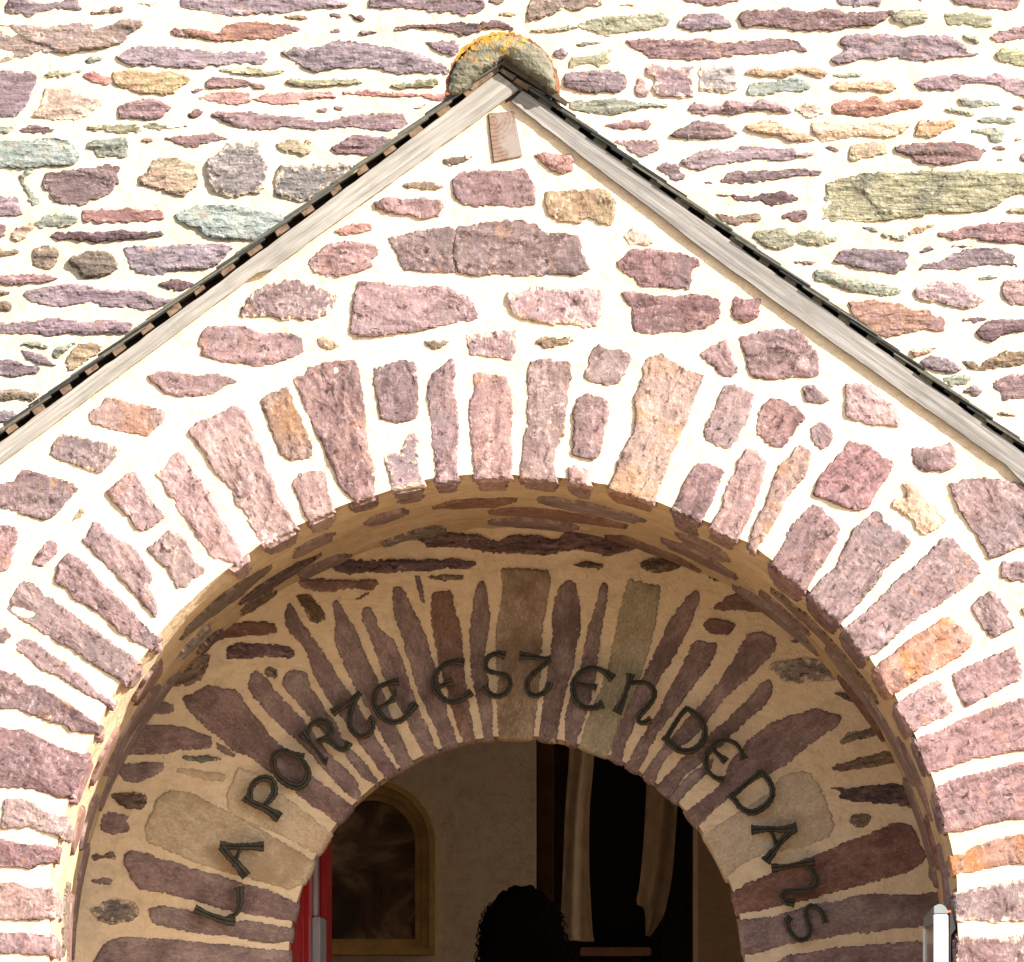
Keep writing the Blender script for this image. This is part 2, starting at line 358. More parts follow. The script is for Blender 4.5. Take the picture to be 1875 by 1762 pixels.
def mortar_grid(name, x0, x1, z0, z1, keep, D, parent, mat, cell=.0085, amp=.0028, snap=None, sd=3):
    """face of the wall between the stones, as a gently uneven skin"""
    nx = int((x1-x0)/cell)+1; nz = int((z1-z0)/cell)+1
    X, Z = np.meshgrid(np.linspace(x0, x1, nx), np.linspace(z0, z1, nz))
    K = keep(X, Z)
    ins = np.zeros_like(K)
    if snap is not None: X, Z, K, ins = snap(X, Z, K)
    q = K[:-1, :-1] & K[1:, :-1] & K[:-1, 1:] & K[1:, 1:] & ~(ins[:-1, :-1] & ins[1:, :-1] & ins[:-1, 1:] & ins[1:, 1:])
    h = fbm(X*9, Z*14, sd, 3)*amp+fbm(X*60, Z*75, sd+40, 2)*amp*.35+np.clip(fbm(X*22, Z*40, sd+7, 2), 0, 1)*amp*.8
    border = (X < x0+cell/2) | (X > x1-cell/2) | (Z < z0+cell/2) | (Z > z1-cell/2); h = np.where(border, 0, h)
    idx = np.arange(nx*nz).reshape(nz, nx)
    j, i = np.nonzero(q)
    F = np.stack([idx[j, i], idx[j, i+1], idx[j+1, i+1], idx[j+1, i]], 1)
    used = np.zeros(nx*nz, bool); used[F.ravel()] = True; rm = np.cumsum(used)-1
    V = np.stack([X.ravel(), D-h.ravel(), Z.ravel()], 1)[used]; F = rm[F]
    me = bpy.data.meshes.new(name); me.from_pydata(V.tolist(), [], F.tolist()); me.update()
    me.polygons.foreach_set('use_smooth', [True]*len(me.polygons))
    return obj(name, me, parent, mat)
TRACES = """
@A C
m 4,3 14,0 22,2 35,3 44,1 52,0 54,4 56,6 48,7 40,6 28,8 20,11 14,9 4,8
n 62,9 72,7 80,4 85,5 84,8 76,9 66,10
m 123,4 128,0 160,0 187,0 196,0 225,0 232,1 240,3 232,5 220,5 208,7 196,9 187,9 172,9 160,11 158,11 148,10 140,7 132,7
f 0,18 12,17 30,19 50,17 62,17 64,21 78,17 84,14 97,14 97,18 88,24 84,29 74,32 52,35 40,36 28,35 20,38 8,41 0,42
u 117,21 130,20 150,23 157,17 170,15 187,17 196,17 206,20 204,22 196,24 187,27 176,27 160,28 150,28 138,26 124,25
m 80,39 87,35 92,32 104,32 122,33 136,35 150,36 170,36 182,36 184,41 178,44 160,43 140,46 124,46 104,45 90,45 84,42
g 58,43 62,40 72,39 66,42
m 0,50 8,49 14,50 20,49 25,53 24,58 20,66 16,74 12,80 4,80 0,81
y 31,51 40,49 48,50 57,48 46,52 34,53
r 57,53 64,50 72,53 77,55 74,58 66,57
t 78,50 90,49 104,50 120,50 128,52 131,55 126,58 121,61 120,64 110,65 96,63 86,61 78,57
w 32,60 46,60 52,62 62,67 72,69 66,75 58,80 50,83 36,82 28,80 22,80 28,72
p 81,76 84,72 94,69 104,68 112,71 117,74 110,81 100,82 90,81 82,81
y 150,48 170,47 187,49 196,49 186,51 170,51 158,50
p 142,56 146,54 160,54 172,57 182,59 182,61 170,59 156,60 144,60
p 130,63 136,61 141,61 134,64
r 131,66 142,65 154,63 170,64 172,67 178,67 180,65 200,64 228,64 231,67 222,67 206,69 206,71 190,72 176,69 170,71 158,72 146,70
p 129,79 134,76 140,77 136,80 130,81
p 145,79 152,77 160,78 172,77 187,80 200,80 220,84 240,80 260,78 276,78 279,85 276,88 262,89 240,87 214,89 196,87 180,89 166,88 156,85 150,81
g 0,86 6,87 9,88 4,91 0,90
d 13,89 22,86 32,88 38,89 34,91 26,92 16,91
y 58,88 70,86 84,86 94,86 97,90 84,91 70,89
y 98,86 108,85 118,88 130,86 122,88 110,89 100,87
b 0,97 12,96 22,98 30,95 40,95 48,98 54,104 54,108 50,112 38,114 20,115 0,115
g 59,100 66,96 74,96 84,94 88,98 87,107 78,107 68,108 65,104
p 114,95 124,94 134,93 146,92 152,94 162,96 156,96 146,97 134,101 124,99
x 155,100 164,97 168,100 176,96 180,102 182,110 183,118 182,126 178,132 170,133 162,135 150,133 146,130 143,124 142,116 143,110 150,106
g 18,116 24,114 22,118 16,122 18,128 22,132 27,139 23,141 20,136 16,128 14,122
p 32,119 44,118 56,116 64,116 74,113 82,115 80,120 81,126 76,132 70,135 62,137 56,141 46,140 38,138 34,132 29,127
t 106,110 118,108 126,110 133,114 135,122 134,128 130,131 126,135 116,132 106,129 97,126 97,122 102,118
m 0,135 12,136 13,142 16,147 6,148 0,149
g 24,154 30,149 40,147 50,148 54,150 48,155 38,156 28,156
r 57,145 70,144 80,145 88,143 98,145 110,144 112,150 104,151 90,153 76,152 62,152 57,151
b 121,148 134,142 150,141 160,141 176,144 187,147 196,149 192,155 182,160 176,165 164,164 150,164 138,159 128,154 124,152
o 8,160 14,156 22,153 24,156 20,160 14,165 9,164
d 34,163 38,160 50,160 70,160 82,158 96,160 110,159 112,161 100,163 84,164 66,166 50,164 40,165
p 0,156 4,155 2,162 0,164
n 0,170 6,172 14,172 8,175 0,176
@B C
m 84,4 92,0 104,0 150,0 164,3 160,8 150,10 140,9 126,8 118,6 104,4 96,6
n 165,0 180,0 176,2 168,2
n 25,12 34,11 44,13 38,13
d 57,10 64,10 67,13 62,12
d 70,10 78,11 81,13 78,15 74,12
p 25,20 34,18 36,20 30,22
p 57,22 64,20 66,23
d 101,21 108,18 120,18 132,17 144,16 160,17 170,15 178,16 184,20 182,21 170,19 158,22 148,24 134,20 120,19 108,20
m 24,36 36,33 46,34 56,30 66,28 80,30 94,32 110,35 124,40 134,45 140,49 134,50 120,50 104,50 92,47 76,46 62,47 48,49 40,47 36,43
m 123,29 134,29 144,29 146,32 143,37 136,36 130,33
y 28,57 32,54 44,56 58,55 70,55 80,55 78,58 64,58 50,59 36,59
y 99,59 112,57 120,55 132,55 130,60 118,60 106,61
r 66,64 80,63 100,64 120,65 138,65 139,69 128,69 118,66 100,66 82,65
p 48,75 56,75 54,77 50,77
p 60,74 64,72 68,75 62,76
t 115,74 124,71 120,75 117,75
t 20,99 30,96 37,96 38,99 44,96 44,105 36,106 28,104 24,102
p 58,102 66,98 72,94 84,94 96,95 104,97 96,101 88,106 76,105 66,106 62,104
x 24,113 36,114 50,113 66,113 78,114 70,120 58,128 48,135 40,138 30,137 22,134 20,126 22,118
@B G
n 136,109 146,108 152,106 156,108 150,111 140,114 136,112
n 106,127 116,125 128,125 138,129 128,130 112,129
p 89,139 96,136 108,137 122,136 134,138 136,142 132,148 122,150 110,147 98,146 90,143
p 142,124 148,119 160,117 176,118 190,116 194,120 198,128 198,140 186,142 172,141 158,142 148,140 143,134
r 61,159 66,156 76,154 84,153 87,158 76,160 64,161
@F G
p 43,14 50,8 56,3 68,1 80,2 88,4 92,7 86,14 87,18 78,22 66,24 56,25 46,21 43,17
p 99,-2 116,-6 140,-9 144,-6 142,4 142,14 145,22 140,22 118,21 108,20 104,10 100,3
p 145,-9 169,-13 189,-14 199,-11 205,-5 221,-5 229,-2 231,8 236,20 228,24 209,24 169,24 160,24 150,23 146,22 143,14 143,4
h -4,52 0,42 6,35 14,31 22,29 30,26 38,27 40,30 52,31 54,35 60,36 64,38 61,44 56,51 46,55 34,54 24,55 18,52 8,53
p 77,29 90,29 104,31 122,32 140,32 146,36 154,40 158,48 160,54 152,56 142,57 130,60 120,62 106,64 92,66 80,66 71,63 73,50 74,40
p -31,79 -30,74 -33,70 -30,64 -26,59 -18,60 -8,59 2,60 12,64 26,63 38,66 40,71 40,77 34,80 22,84 10,87 0,85 -12,84 -22,82
t 49,68 54,66 60,69 64,73 56,75 51,73
n 122,69 130,69 141,70 134,73 128,75
p 87,88 95,87 96,85 104,83 110,82 117,84 118,94 118,106 119,116 117,122 110,124 102,125 93,122 90,112 88,100
p 128,92 134,88 141,81 144,87 143,98 142,104 145,112 146,124 146,136 145,148 145,158 146,164 140,166 130,162 130,150 128,138 126,124 126,111 124,108 126,98
k 157,92 164,91 174,93 181,94 181,104 184,113 183,124 182,136 183,148 182,160 176,163 166,163 157,160 156,148 155,136 153,124 153,112 156,104
h 106,147 109,140 113,133 116,132 119,140 118,148 120,158 122,166 116,170 106,170 100,168 98,160 95,152 97,146
p 33,96 40,91 44,87 54,84 64,82 76,83 78,92 80,104 82,116 83,128 84,140 86,150 89,158 88,166 86,174 76,175 68,173 64,168 61,158 56,148 52,138 46,128 42,118 38,108 35,100
j 10,111 18,104 28,101 32,107 34,114 38,120 41,130 45,138 46,148 40,151 32,151 24,147 20,138 16,128 14,120
k 32,165 38,160 48,158 54,159 56,168 57,178 54,184 46,187 40,186 36,178
h 151,66 162,63 176,62 186,62 186,74 184,82 174,81 164,80 153,79
@C C
n 30,0 68,0 76,3 66,4 58,7 50,5 42,9 34,12 26,14 25,10 26,6
t 4,10 10,9 18,10 14,12
y 59,17 68,14 78,12 94,11 108,10 120,10 122,15 114,19 100,21 88,23 80,24 70,22 64,20
g 27,21 40,20 56,18 59,19 50,21 34,22
m 129,16 134,11 144,9 156,10 162,14 164,18 156,20 146,21 134,20 129,18
p 126,0 178,0 170,1 150,3 134,1
g 58,31 66,29 76,29 68,31
m 43,36 48,34 52,36 50,40 44,39
y 53,46 56,40 68,39 76,36 83,34 80,38 83,41 74,46 68,43 58,45
p 92,28 98,27 116,27 130,28 146,27 156,30 170,29 186,28 198,27 208,28 216,35 208,34 196,36 178,37 164,38 152,40 138,41 122,40 110,40 102,35 96,32
m 50,52 56,50 66,50 76,48 88,50 92,53 92,59 88,63 76,63 64,64 54,60 50,58
k 99,60 101,54 104,55 106,60 107,65 102,66 99,64
h 107,46 116,45 126,47 138,46 138,54 139,60 138,66 126,67 114,65 112,60 113,53 108,51
x 143,47 152,45 160,46 166,45 168,50 170,58 168,61 160,63 152,63 144,62 143,54
g 51,70 66,69 78,68 92,69 100,71 116,72 122,72 118,74 104,73 94,76 84,79 70,78 58,76
p 135,74 140,71 150,73 160,73 162,69 172,70 180,72 184,69 190,70 204,74 206,77 200,77 190,75 180,75 170,77 166,79 156,77 146,79 140,78
p 77,86 86,85 92,82 100,85 103,84 108,83 110,86 106,88 98,88 84,88
p 123,93 132,88 140,84 150,84 160,86 166,90 170,92 162,94 148,95 134,95
p 84,97 96,97 104,97 114,96 114,102 108,106 102,108 94,102
m 131,111 138,107 148,103 158,103 166,105 172,101 180,101 196,103 206,102 210,105 222,106 216,107 206,109 196,110 184,108 172,110 160,112 152,113 142,117 134,114
m 115,115 120,112 128,114 130,119 134,120 128,125 122,121
d 158,124 164,118 176,118 196,117 208,116 214,117 226,118 222,121 208,120 196,123 180,125 166,126
d 153,134 166,134 178,136 188,133 198,132 206,134 211,137 202,139 192,141 184,138 172,138 162,135
n 154,147 164,149 176,148 184,147 184,151 176,152 168,155 160,152
@C G
r 29,106 36,105 46,107 54,106 56,110 55,117 50,119 42,118 34,112
t 38,131 52,131 64,131 78,130 81,134 85,140 84,148 82,155 74,153 66,149 60,153 48,152 40,148 37,138
w 92,162 96,156 104,155 108,160 112,167 104,168 94,168
@D C
p -8,10 -2,7 10,8 24,6 36,9 52,7 66,9 84,9 96,7 98,9 90,14 84,17 70,18 54,21 46,20 36,21 26,20 14,18 4,17 -6,19
m 57,0 91,0 88,4 80,3 74,4 66,4 60,2
p 112,0 122,0 116,2
p 134,0 187,0 182,5 176,7 166,6 150,4 140,2
y 98,11 104,8 112,7 120,8 121,12 119,16 108,17 104,15 99,14
y 133,9 140,10 152,9 160,11 164,11 165,18 154,18 146,16 136,17
p 165,26 172,22 182,20 190,18 190,25 178,27 170,29
m 63,26 70,24 84,24 94,24 104,26 116,25 130,25 138,26 143,29 148,33 150,38 158,37 150,38 134,40 118,42 108,41 98,38 88,41 76,40 68,43 60,44 55,41 62,37 66,34 62,31
g 144,23 150,25 156,25 156,30 150,28
y 168,38 172,34 182,34 190,35 190,46 180,44 172,42
g 55,52 66,51 78,51 66,53 57,53
o -5,50 4,47 14,49 26,48 34,46 48,48 53,50 50,53 44,52 32,49 22,53 8,52 0,51
b -2,64 0,57 12,57 24,55 32,54 38,56 41,60 34,63 20,62 12,65 0,65
o 55,59 60,57 72,57 84,56 96,56 101,60 96,63 84,62 70,61 60,62
m 112,58 120,54 132,52 148,52 160,54 168,51 176,54 190,57 190,68 180,64 172,59 160,56 148,57 140,61 130,62 118,61
u 56,72 66,69 76,70 84,66 92,70 100,69 112,69 118,71 114,74 100,76 88,80 78,80 66,79 58,77
w 30,74 38,71 48,73 50,78 40,80 34,77
b 143,68 154,69 166,70 173,72 160,73 154,74 146,71
g 131,74 140,76 150,76 153,79 144,78
g 155,83 162,80 174,82 183,81 178,85 166,84
g 151,90 160,88 170,89 174,89 171,97 165,97 163,92
o 114,90 116,84 122,83 132,84 140,83 141,86 134,88 130,91 122,94 114,93
o -3,87 8,84 16,84 26,88 34,91 40,94 44,96 36,97 26,96 18,93 10,92 0,90
o 41,84 48,84 56,86 66,85 74,87 88,84 100,85 110,86 104,91 96,94 84,93 70,94 58,96 50,97 44,93
t 68,100 78,99 86,98 92,99 93,105 84,107 76,109 68,110
p 50,101 56,101 60,104 54,104
p 99,101 108,100 118,99 130,98 142,98 154,101 162,103 158,106 156,110 144,111 132,113 120,112 112,109 106,106 100,104
p 165,102 170,100 176,102 172,103
m 185,106 190,106 190,112 186,111
v 52,126 60,124 72,120 88,119 102,120 118,117 134,118 150,117 166,119 180,119 196,119 196,132 184,132 174,136 168,142 158,144 146,146 130,145 116,148 100,150 84,152 70,151 56,151 49,150 50,140 52,134
d 22,149 28,146 38,144 38,151 32,152
d -2,148 2,146 6,152 0,152
g 77,156 84,157 90,161 98,163 106,162 105,165 98,164 88,160
o 108,160 116,156 127,154 118,159 109,161
p 128,161 138,159 150,156 166,154 190,153 190,167 176,167 164,165 150,163 138,164
y 174,145 182,143 190,143 190,146
y 1,162 6,158 16,158 22,157 30,162 40,158 50,160 52,163 60,164 48,168 38,168 32,166 26,169 18,172 10,168 4,164
@H C
m 57,14 62,8 72,6 84,7 98,7 108,9 106,15 106,19 100,23 90,21 78,19 66,17
m 115,20 120,16 130,15 136,11 146,7 158,6 170,6 174,9 181,12 180,15 184,18 176,17 162,16 150,19 138,20 126,20
d 116,8 122,5 126,6 120,8
d 137,4 148,4 154,5 146,5
g 44,21 52,21 60,23 66,26 74,27 82,29 92,31 100,33 105,34 102,37 90,38 80,36 70,35 62,32 52,29 44,27
h 114,33 122,30 134,29 144,30 150,34 156,38 161,41 154,45 146,47 136,45 126,42 116,41 112,38
k 173,29 182,27 190,28 190,44 178,44 173,38
u 67,42 76,43 84,41 92,43 102,44 112,49 122,48 126,53 132,53 132,62 122,61 112,62 102,65 94,66 84,62 76,56 70,50
d 155,64 160,58 168,54 178,55 190,54 190,60 182,62 172,65 166,69 158,67
d 144,55 154,53 162,54 154,56
g 156,26 170,25 160,27
o 109,76 118,75 127,74 120,77 112,79
m 116,83 122,80 134,82 142,86 144,89 134,91 126,89 118,86
n 145,83 152,83 158,86 166,80 176,77 186,77 190,80 184,85 172,87 158,89 148,87
g 132,95 142,93 150,94 148,98 138,100
p 166,99 172,95 180,93 190,92 190,108 180,108 173,110 172,104 168,102
m 145,104 152,100 158,103 154,107 150,105
n 166,118 176,119 183,120 174,120
@H G
p -8,67 4,63 16,61 30,61 36,65 40,71 45,77 47,85 47,92 40,94 28,94 12,96 2,94 -2,88 -4,80
p 36,100 43,100 48,104 54,110 48,112 40,111 37,107
k 65,99 80,99 86,103 90,108 98,112 100,117 101,122 101,128 92,127 84,127 74,124 66,121 65,110
p 8,114 14,109 22,110 30,114 37,121 33,127 28,134 22,142 14,141 8,136 4,133 5,120
p 41,129 47,125 55,129 57,134 54,141 48,144 43,140 41,134
j 30,143 34,141 41,145 41,150 38,160 34,166 25,175 20,187 13,198 7,207 4,214 -1,213 1,198 6,187 11,178 15,165 20,154 28,148
p 68,138 78,140 86,144 92,150 98,153 96,158 92,165 88,170 84,178 80,184 72,186 64,183 54,178 43,175 46,165 54,154 60,148
p 110,142 124,143 137,139 140,146 142,152 140,156 130,159 118,158 112,154
@L G
o 104,2 112,1 117,8 120,14 128,17 130,23 135,26 130,31 124,35 118,37 114,33 112,28 104,22 98,17 98,13 106,13 107,8
p 136,3 148,-1 160,-2 172,0 182,2 190,8 196,14 196,42 184,46 174,50 164,53 160,46 155,38 148,28 142,18
p 38,20 42,17 49,18 52,23 58,28 61,33 59,42 54,50 50,57 45,64 42,71 36,69 26,66 18,61 13,57 18,51 22,44 24,37 28,31 33,25
p 78,27 84,22 88,21 92,28 100,33 106,38 110,42 106,48 100,54 92,61 88,67 82,75 76,82 70,89 63,96 54,91 46,85 41,80 44,74 50,66 58,60 62,50 66,42 70,35
p 126,45 132,39 138,40 144,46 150,51 155,57 158,63 150,71 140,78 128,86 118,92 110,98 102,104 94,112 88,117 82,119 76,115 70,109 65,104 68,98 76,92 86,84 94,75 104,65 112,59 118,53
j 130,96 136,93 142,99 148,104 152,108 150,114 144,120 136,125 126,131 118,134 112,138 104,143 96,145 90,140 86,134 88,127 96,120 104,113 112,107 120,102
p 152,87 158,80 165,76 170,80 175,88 178,94 181,101 176,103 170,107 166,108 162,104 156,97
p 172,56 182,56 192,56 192,69 180,69 172,66
p 138,133 150,127 162,122 172,118 180,114 183,120 186,128 186,135 178,140 168,145 156,151 147,156 144,152 140,142
k 102,153 108,148 118,142 128,137 132,142 136,149 139,157 134,162 126,165 118,170 112,173 106,166 102,160
p 185,88 192,85 192,95 187,92
@P G
p 112,24 118,20 128,18 140,12 150,7 162,3 176,-2 192,-8 192,30 180,31 168,34 154,36 142,40 132,44 124,45 116,40 112,32
p 130,56 140,50 154,47 168,44 180,40 192,38 192,77 180,78 168,80 158,82 150,85 142,85 137,80 133,70
j 140,104 148,100 154,96 164,93 176,90 192,88 192,107 180,109 166,111 152,114 141,115
h 138,130 150,126 160,124 172,121 192,119 192,147 180,148 168,149 158,147 148,149 142,146 140,138
h 140,162 150,158 164,160 176,158 192,157 192,190 140,190 138,176
@G G
p 86,16 92,10 98,6 108,6 120,8 132,9 142,13 143,18 138,20 137,26 136,33 128,33 114,32 102,31 98,26 90,22
h 11,36 20,36 30,32 40,32 50,35 58,33 66,33 77,33 76,42 75,52 72,59 64,60 58,57 50,57 48,59 36,57 26,55 16,52 11,44
p 89,36 98,35 110,38 124,39 140,37 154,39 158,43 156,46 158,50 154,56 146,61 134,63 120,63 108,65 98,63 96,54 97,46 92,42
p 167,38 174,41 184,40 184,46 183,52 174,56 166,54 165,47
n 30,69 36,66 46,68 54,67 56,70 48,72 38,74 31,71
k 68,78 73,71 80,75 88,75 94,78 96,80 94,87 90,94 86,99 78,100 70,98 64,94 66,86
k 27,84 34,82 40,81 46,83 54,84 55,94 52,104 52,112 50,124 50,134 46,140 43,148 42,153 46,156 47,164 38,167 28,167 19,165 20,154 21,146 22,134 25,126 24,114 25,104 24,94
p 60,108 66,105 74,107 80,111 80,120 78,130 76,138 73,148 70,151 62,149 55,147 56,140 57,130 56,118 58,112
k 53,156 58,154 66,158 70,160 69,168 62,167 54,164
j 108,81 116,78 124,83 134,89 146,93 144,99 140,106 137,115 135,123 130,131 127,141 122,149 120,157 116,167 114,174 106,172 96,171 84,168 82,164 86,155 90,146 94,137 98,130 99,120 98,108 102,101 104,92 104,86
p 143,78 150,73 160,69 163,69 164,77 166,84 169,90 165,94 158,92 150,85
p 160,100 166,99 174,103 180,106 178,114 177,121 172,130 168,138 163,143 154,141 146,136 146,130 150,121 154,113 156,106
p 138,156 142,153 152,154 160,158 157,165 153,176 148,185 144,191 134,190 126,188 124,185 128,176 132,166
k 175,143 182,145 188,152 187,160 184,170 180,182 176,192 172,200 168,205 160,203 150,200 152,193 158,184 160,175 163,165 168,158 169,152
@E C
n 23,12 24,6 30,4 38,5 40,8 39,13 37,18 31,19 23,17
n 48,14 52,10 60,8 70,8 77,11 80,16 80,19 76,23 70,24 60,26 56,25 53,20 49,17
m 85,5 96,4 108,5 124,3 140,3 156,4 160,5 152,12 146,18 136,20 124,20 112,23 104,24 96,22 90,18 88,13
p 0,25 10,24 20,24 32,25 40,26 32,28 22,29 14,30 6,30 0,30
d 108,30 116,28 124,28 132,30 126,34 118,33 112,32
m 16,37 24,33 36,32 50,30 62,32 70,35 84,35 96,35 108,40 120,41 112,45 100,48 88,46 76,46 64,43 52,44 38,46 28,44 20,41
n 0,34 8,36 4,37 0,37
n 0,42 8,43 7,48 0,46
m 0,58 12,57 24,56 34,54 48,55 60,57 70,55 84,57 92,58 86,63 72,63 60,65 48,63 36,65 20,63 8,64 0,63
g 13,71 20,70 28,71 35,74 28,74 20,73
g 36,80 38,75 44,72 53,70 46,75 41,80
m 14,75 22,77 30,80 38,86 32,85 24,83 18,80
t 46,82 50,76 56,72 64,71 70,73 64,79 56,85 50,89 46,88
m 0,82 10,83 18,86 28,88 22,91 12,93 0,92
n 0,104 10,103 20,105 26,106 22,110 12,108 0,110
m 0,116 8,118 12,121 6,124 0,125
@E G
p 100,93 106,91 118,90 126,92 136,93 150,92 158,95 163,97 154,100 146,106 134,107 122,107 112,104 106,99
j 70,114 73,108 84,110 96,113 108,116 113,117 112,124 106,130 102,134 92,133 80,131 70,128 62,126 60,121 64,116
h 39,137 42,133 52,134 62,137 72,139 83,142 79,149 74,155 68,160 58,157 48,153 38,150 34,147 36,141
p 0,168 8,166 16,157 26,160 36,162 48,166 54,170 50,176 44,182 38,188 32,192 22,190 10,186 0,180
p 73,173 82,165 92,158 96,163 100,172 104,180 110,186 113,190 106,196 98,200 95,199 88,190 80,181
k 107,160 114,156 118,147 124,146 130,152 134,160 140,168 146,179 150,188 156,198 162,206 165,210 160,216 152,219 146,218 142,212 136,205 132,196 124,187 120,179 114,172 110,164
k 129,131 138,124 150,120 160,114 168,117 172,126 176,136 180,146 184,158 188,167 192,178 198,187 201,193 192,199 184,203 178,206 173,197 168,186 161,180 160,171 152,164 146,156 140,146 134,138
@I G
t 49,28 52,23 56,19 58,22 54,26 50,29
p 0,30 6,31 12,34 11,42 9,52 5,62 0,62
p 22,56 26,50 34,40 40,44 39,50 34,55 29,59 24,58
p 63,29 70,30 74,36 82,41 90,45 95,49 98,55 103,61 104,68 101,74 105,79 108,86 107,94 102,89 94,80 86,71 78,63 70,56 62,47 56,41 60,39
k 101,47 108,42 116,34 124,36 128,42 132,50 134,56 140,60 140,63 132,68 128,73 122,75 118,68 115,60 108,55
p 40,58 47,50 54,53 60,58 66,66 72,73 80,79 88,87 94,93 100,100 104,104 98,110 92,110 84,105 76,98 68,91 60,86 52,82 46,74 38,70 39,63
p 10,76 16,69 24,71 30,78 40,84 50,92 60,99 70,106 80,114 88,119 93,123 88,130 86,136 80,136 74,132 64,126 56,120 48,114 38,110 26,102 14,95 6,89 8,81
p 11,112 18,108 26,112 36,120 46,126 56,134 64,142 68,145 72,148 70,152 60,147 50,141 40,134 28,130 20,122 12,116
p 0,102 5,101 7,106 3,111 0,111
p 0,129 10,133 18,140 28,142 38,148 48,154 56,160 62,166 62,170 56,173 49,172 44,167 36,166 28,163 20,160 12,157 4,156 0,154
@M G
p 0,13 8,17 16,16 26,21 36,26 46,30 54,31 52,40 48,50 44,60 40,63 32,60 22,57 12,56 0,56
k 3,65 12,64 24,67 32,73 40,76 46,78 45,84 42,90 36,89 28,86 20,83 12,84 1,84 2,74
p 0,90 10,94 20,96 30,96 36,98 35,105 26,109 22,112 12,111 0,110
k 0,120 10,122 22,125 34,126 34,136 30,144 20,148 8,147 0,146
p 0,156 12,156 26,157 34,161 36,168 28,172 14,170 0,169
@J W
d 56,41 64,38 76,36 90,37 104,37 105,41 98,43 86,42 72,43
g 31,56 38,54 48,53 55,56 52,60 42,62 32,61
d 60,57 70,54 84,55 98,54 112,55 126,55 140,54 152,55 158,57 150,61 138,60 124,62 110,62 98,64 84,63 70,64 61,62
a 36,69 46,68 58,68 74,69 88,68 91,71 86,75 72,74 58,76 44,75 38,72
n 124,66 136,65 150,66 146,68 134,69
n 0,74 8,66 18,61 22,63 22,72 20,79 10,81 2,80
s 2,142 3,134 8,131 14,136 20,144 28,153 36,161 44,170 50,178 56,186 64,194 70,200 76,207 73,214 68,214 60,205 52,196 44,187 34,178 24,168 14,158 6,150
s 25,140 28,132 36,130 42,133 44,140 50,150 56,160 62,166 66,176 72,184 78,190 84,197 86,202 80,204 76,198 68,188 60,180 52,172 46,165 42,160 36,153 30,146
s 27,90 30,84 34,90 40,100 46,108 52,116 58,126 64,136 70,144 76,152 80,160 84,168 90,178 96,188 100,194 92,198 86,190 78,180 72,170 62,158 54,146 48,136 44,124 40,114 32,106 27,98
s 60,84 64,83 68,92 74,100 78,110 82,120 86,128 90,136 94,146 98,158 102,168 108,180 112,189 104,192 98,184 92,172 86,160 80,150 74,140 68,128 64,118 61,108 62,98
s 80,90 84,86 89,92 91,100 96,106 102,110 106,120 110,132 114,144 118,156 124,168 130,182 122,186 116,176 110,164 102,150 96,138 92,126 88,114 84,104 80,96
s 101,74 106,73 111,80 115,90 120,98 124,108 127,120 131,132 134,144 138,158 142,170 144,178 135,180 130,170 124,156 118,144 114,130 110,118 106,104 102,92 101,82
s 116,65 119,66 122,78 123,84 120,82 118,74
a 128,78 134,76 141,76 143,86 146,96 148,108 149,120 150,134 152,148 154,160 156,172 150,176 144,166 140,150 136,136 132,122 129,106 127,92
s 159,72 163,69 165,76 167,88 167,100 165,112 164,124 166,136 168,148 169,160 169,172 163,174 161,162 158,148 155,134 154,120 154,106 155,92 157,80
n 35,80 42,78 48,84 54,90 54,95 48,98 44,96 40,88
n 12,132 16,128 22,131 21,136 17,136
n 75,82 80,78 86,76 84,79 78,82
@K W
d -55,36 -46,37 -28,36 -12,37 4,42 14,38 30,38 44,40 52,36 64,35 78,34 92,35 104,36 118,36 112,41 102,45 92,49 80,51 70,49 56,47 44,49 38,51 24,50 10,49 -2,49 -14,47 -30,45 -42,46 -48,42
l 6,61 14,60 26,61 38,62 40,70 39,80 37,90 35,100 34,112 34,126 33,138 32,150 30,162 28,174 18,176 6,176 4,164 4,150 4,136 3,122 3,108 5,94 7,82 8,72
s 46,75 50,70 55,69 58,72 60,82 61,92 61,104 58,112 57,122 54,134 51,146 48,158 46,168 44,178 33,176 34,166 36,150 38,136 40,122 42,108 42,94 43,84
s 77,70 79,72 79,84 77,94 75,106 73,118 72,130 70,144 66,156 62,168 58,180 52,180 50,168 52,156 56,144 60,130 63,118 66,104 69,92 72,82
q 94,68 100,69 108,71 116,72 115,82 113,94 111,106 108,118 104,130 100,140 96,150 90,160 86,172 82,184 78,189 62,182 64,170 68,160 72,150 76,140 80,130 82,118 85,106 87,92 90,80
s 135,80 140,75 143,80 140,88 137,97 132,106 128,116 122,126 116,134 112,142 106,152 100,160 96,172 92,180 90,192 83,190 82,180 86,170 92,160 96,150 102,140 106,130 111,120 116,110 121,100 126,91
s 138,112 144,110 150,112 154,112 153,118 150,126 144,134 138,142 132,150 126,158 120,166 114,174 108,184 103,196 98,198 95,192 100,182 106,172 112,162 118,152 124,140 130,128 134,120
s 176,106 184,104 192,106 196,112 192,120 184,128 176,136 168,142 160,150 152,160 144,170 136,178 128,184 118,192 113,206 108,208 106,200 112,190 120,180 128,172 134,164 142,156 150,146 158,136 164,126 170,116
s 178,148 184,140 190,137 193,143 190,151 184,158 176,164 168,172 160,180 150,188 142,196 132,203 128,212 122,214 118,206 126,196 134,188 144,180 152,172 162,164 170,156
n 102,57 110,54 120,54 128,56 132,58 124,61 114,63 106,61
n 148,64 156,61 166,60 174,65 172,69 160,70 152,68
d 130,42 138,42 145,46 142,49 134,46
a 152,88 160,81 170,76 182,73 192,75 200,80 205,87 200,91 186,90 170,89 158,89
a 145,99 150,95 160,96 167,99 163,105 154,105 147,103
n 55,58 64,56 76,57 77,60 66,60
@I W
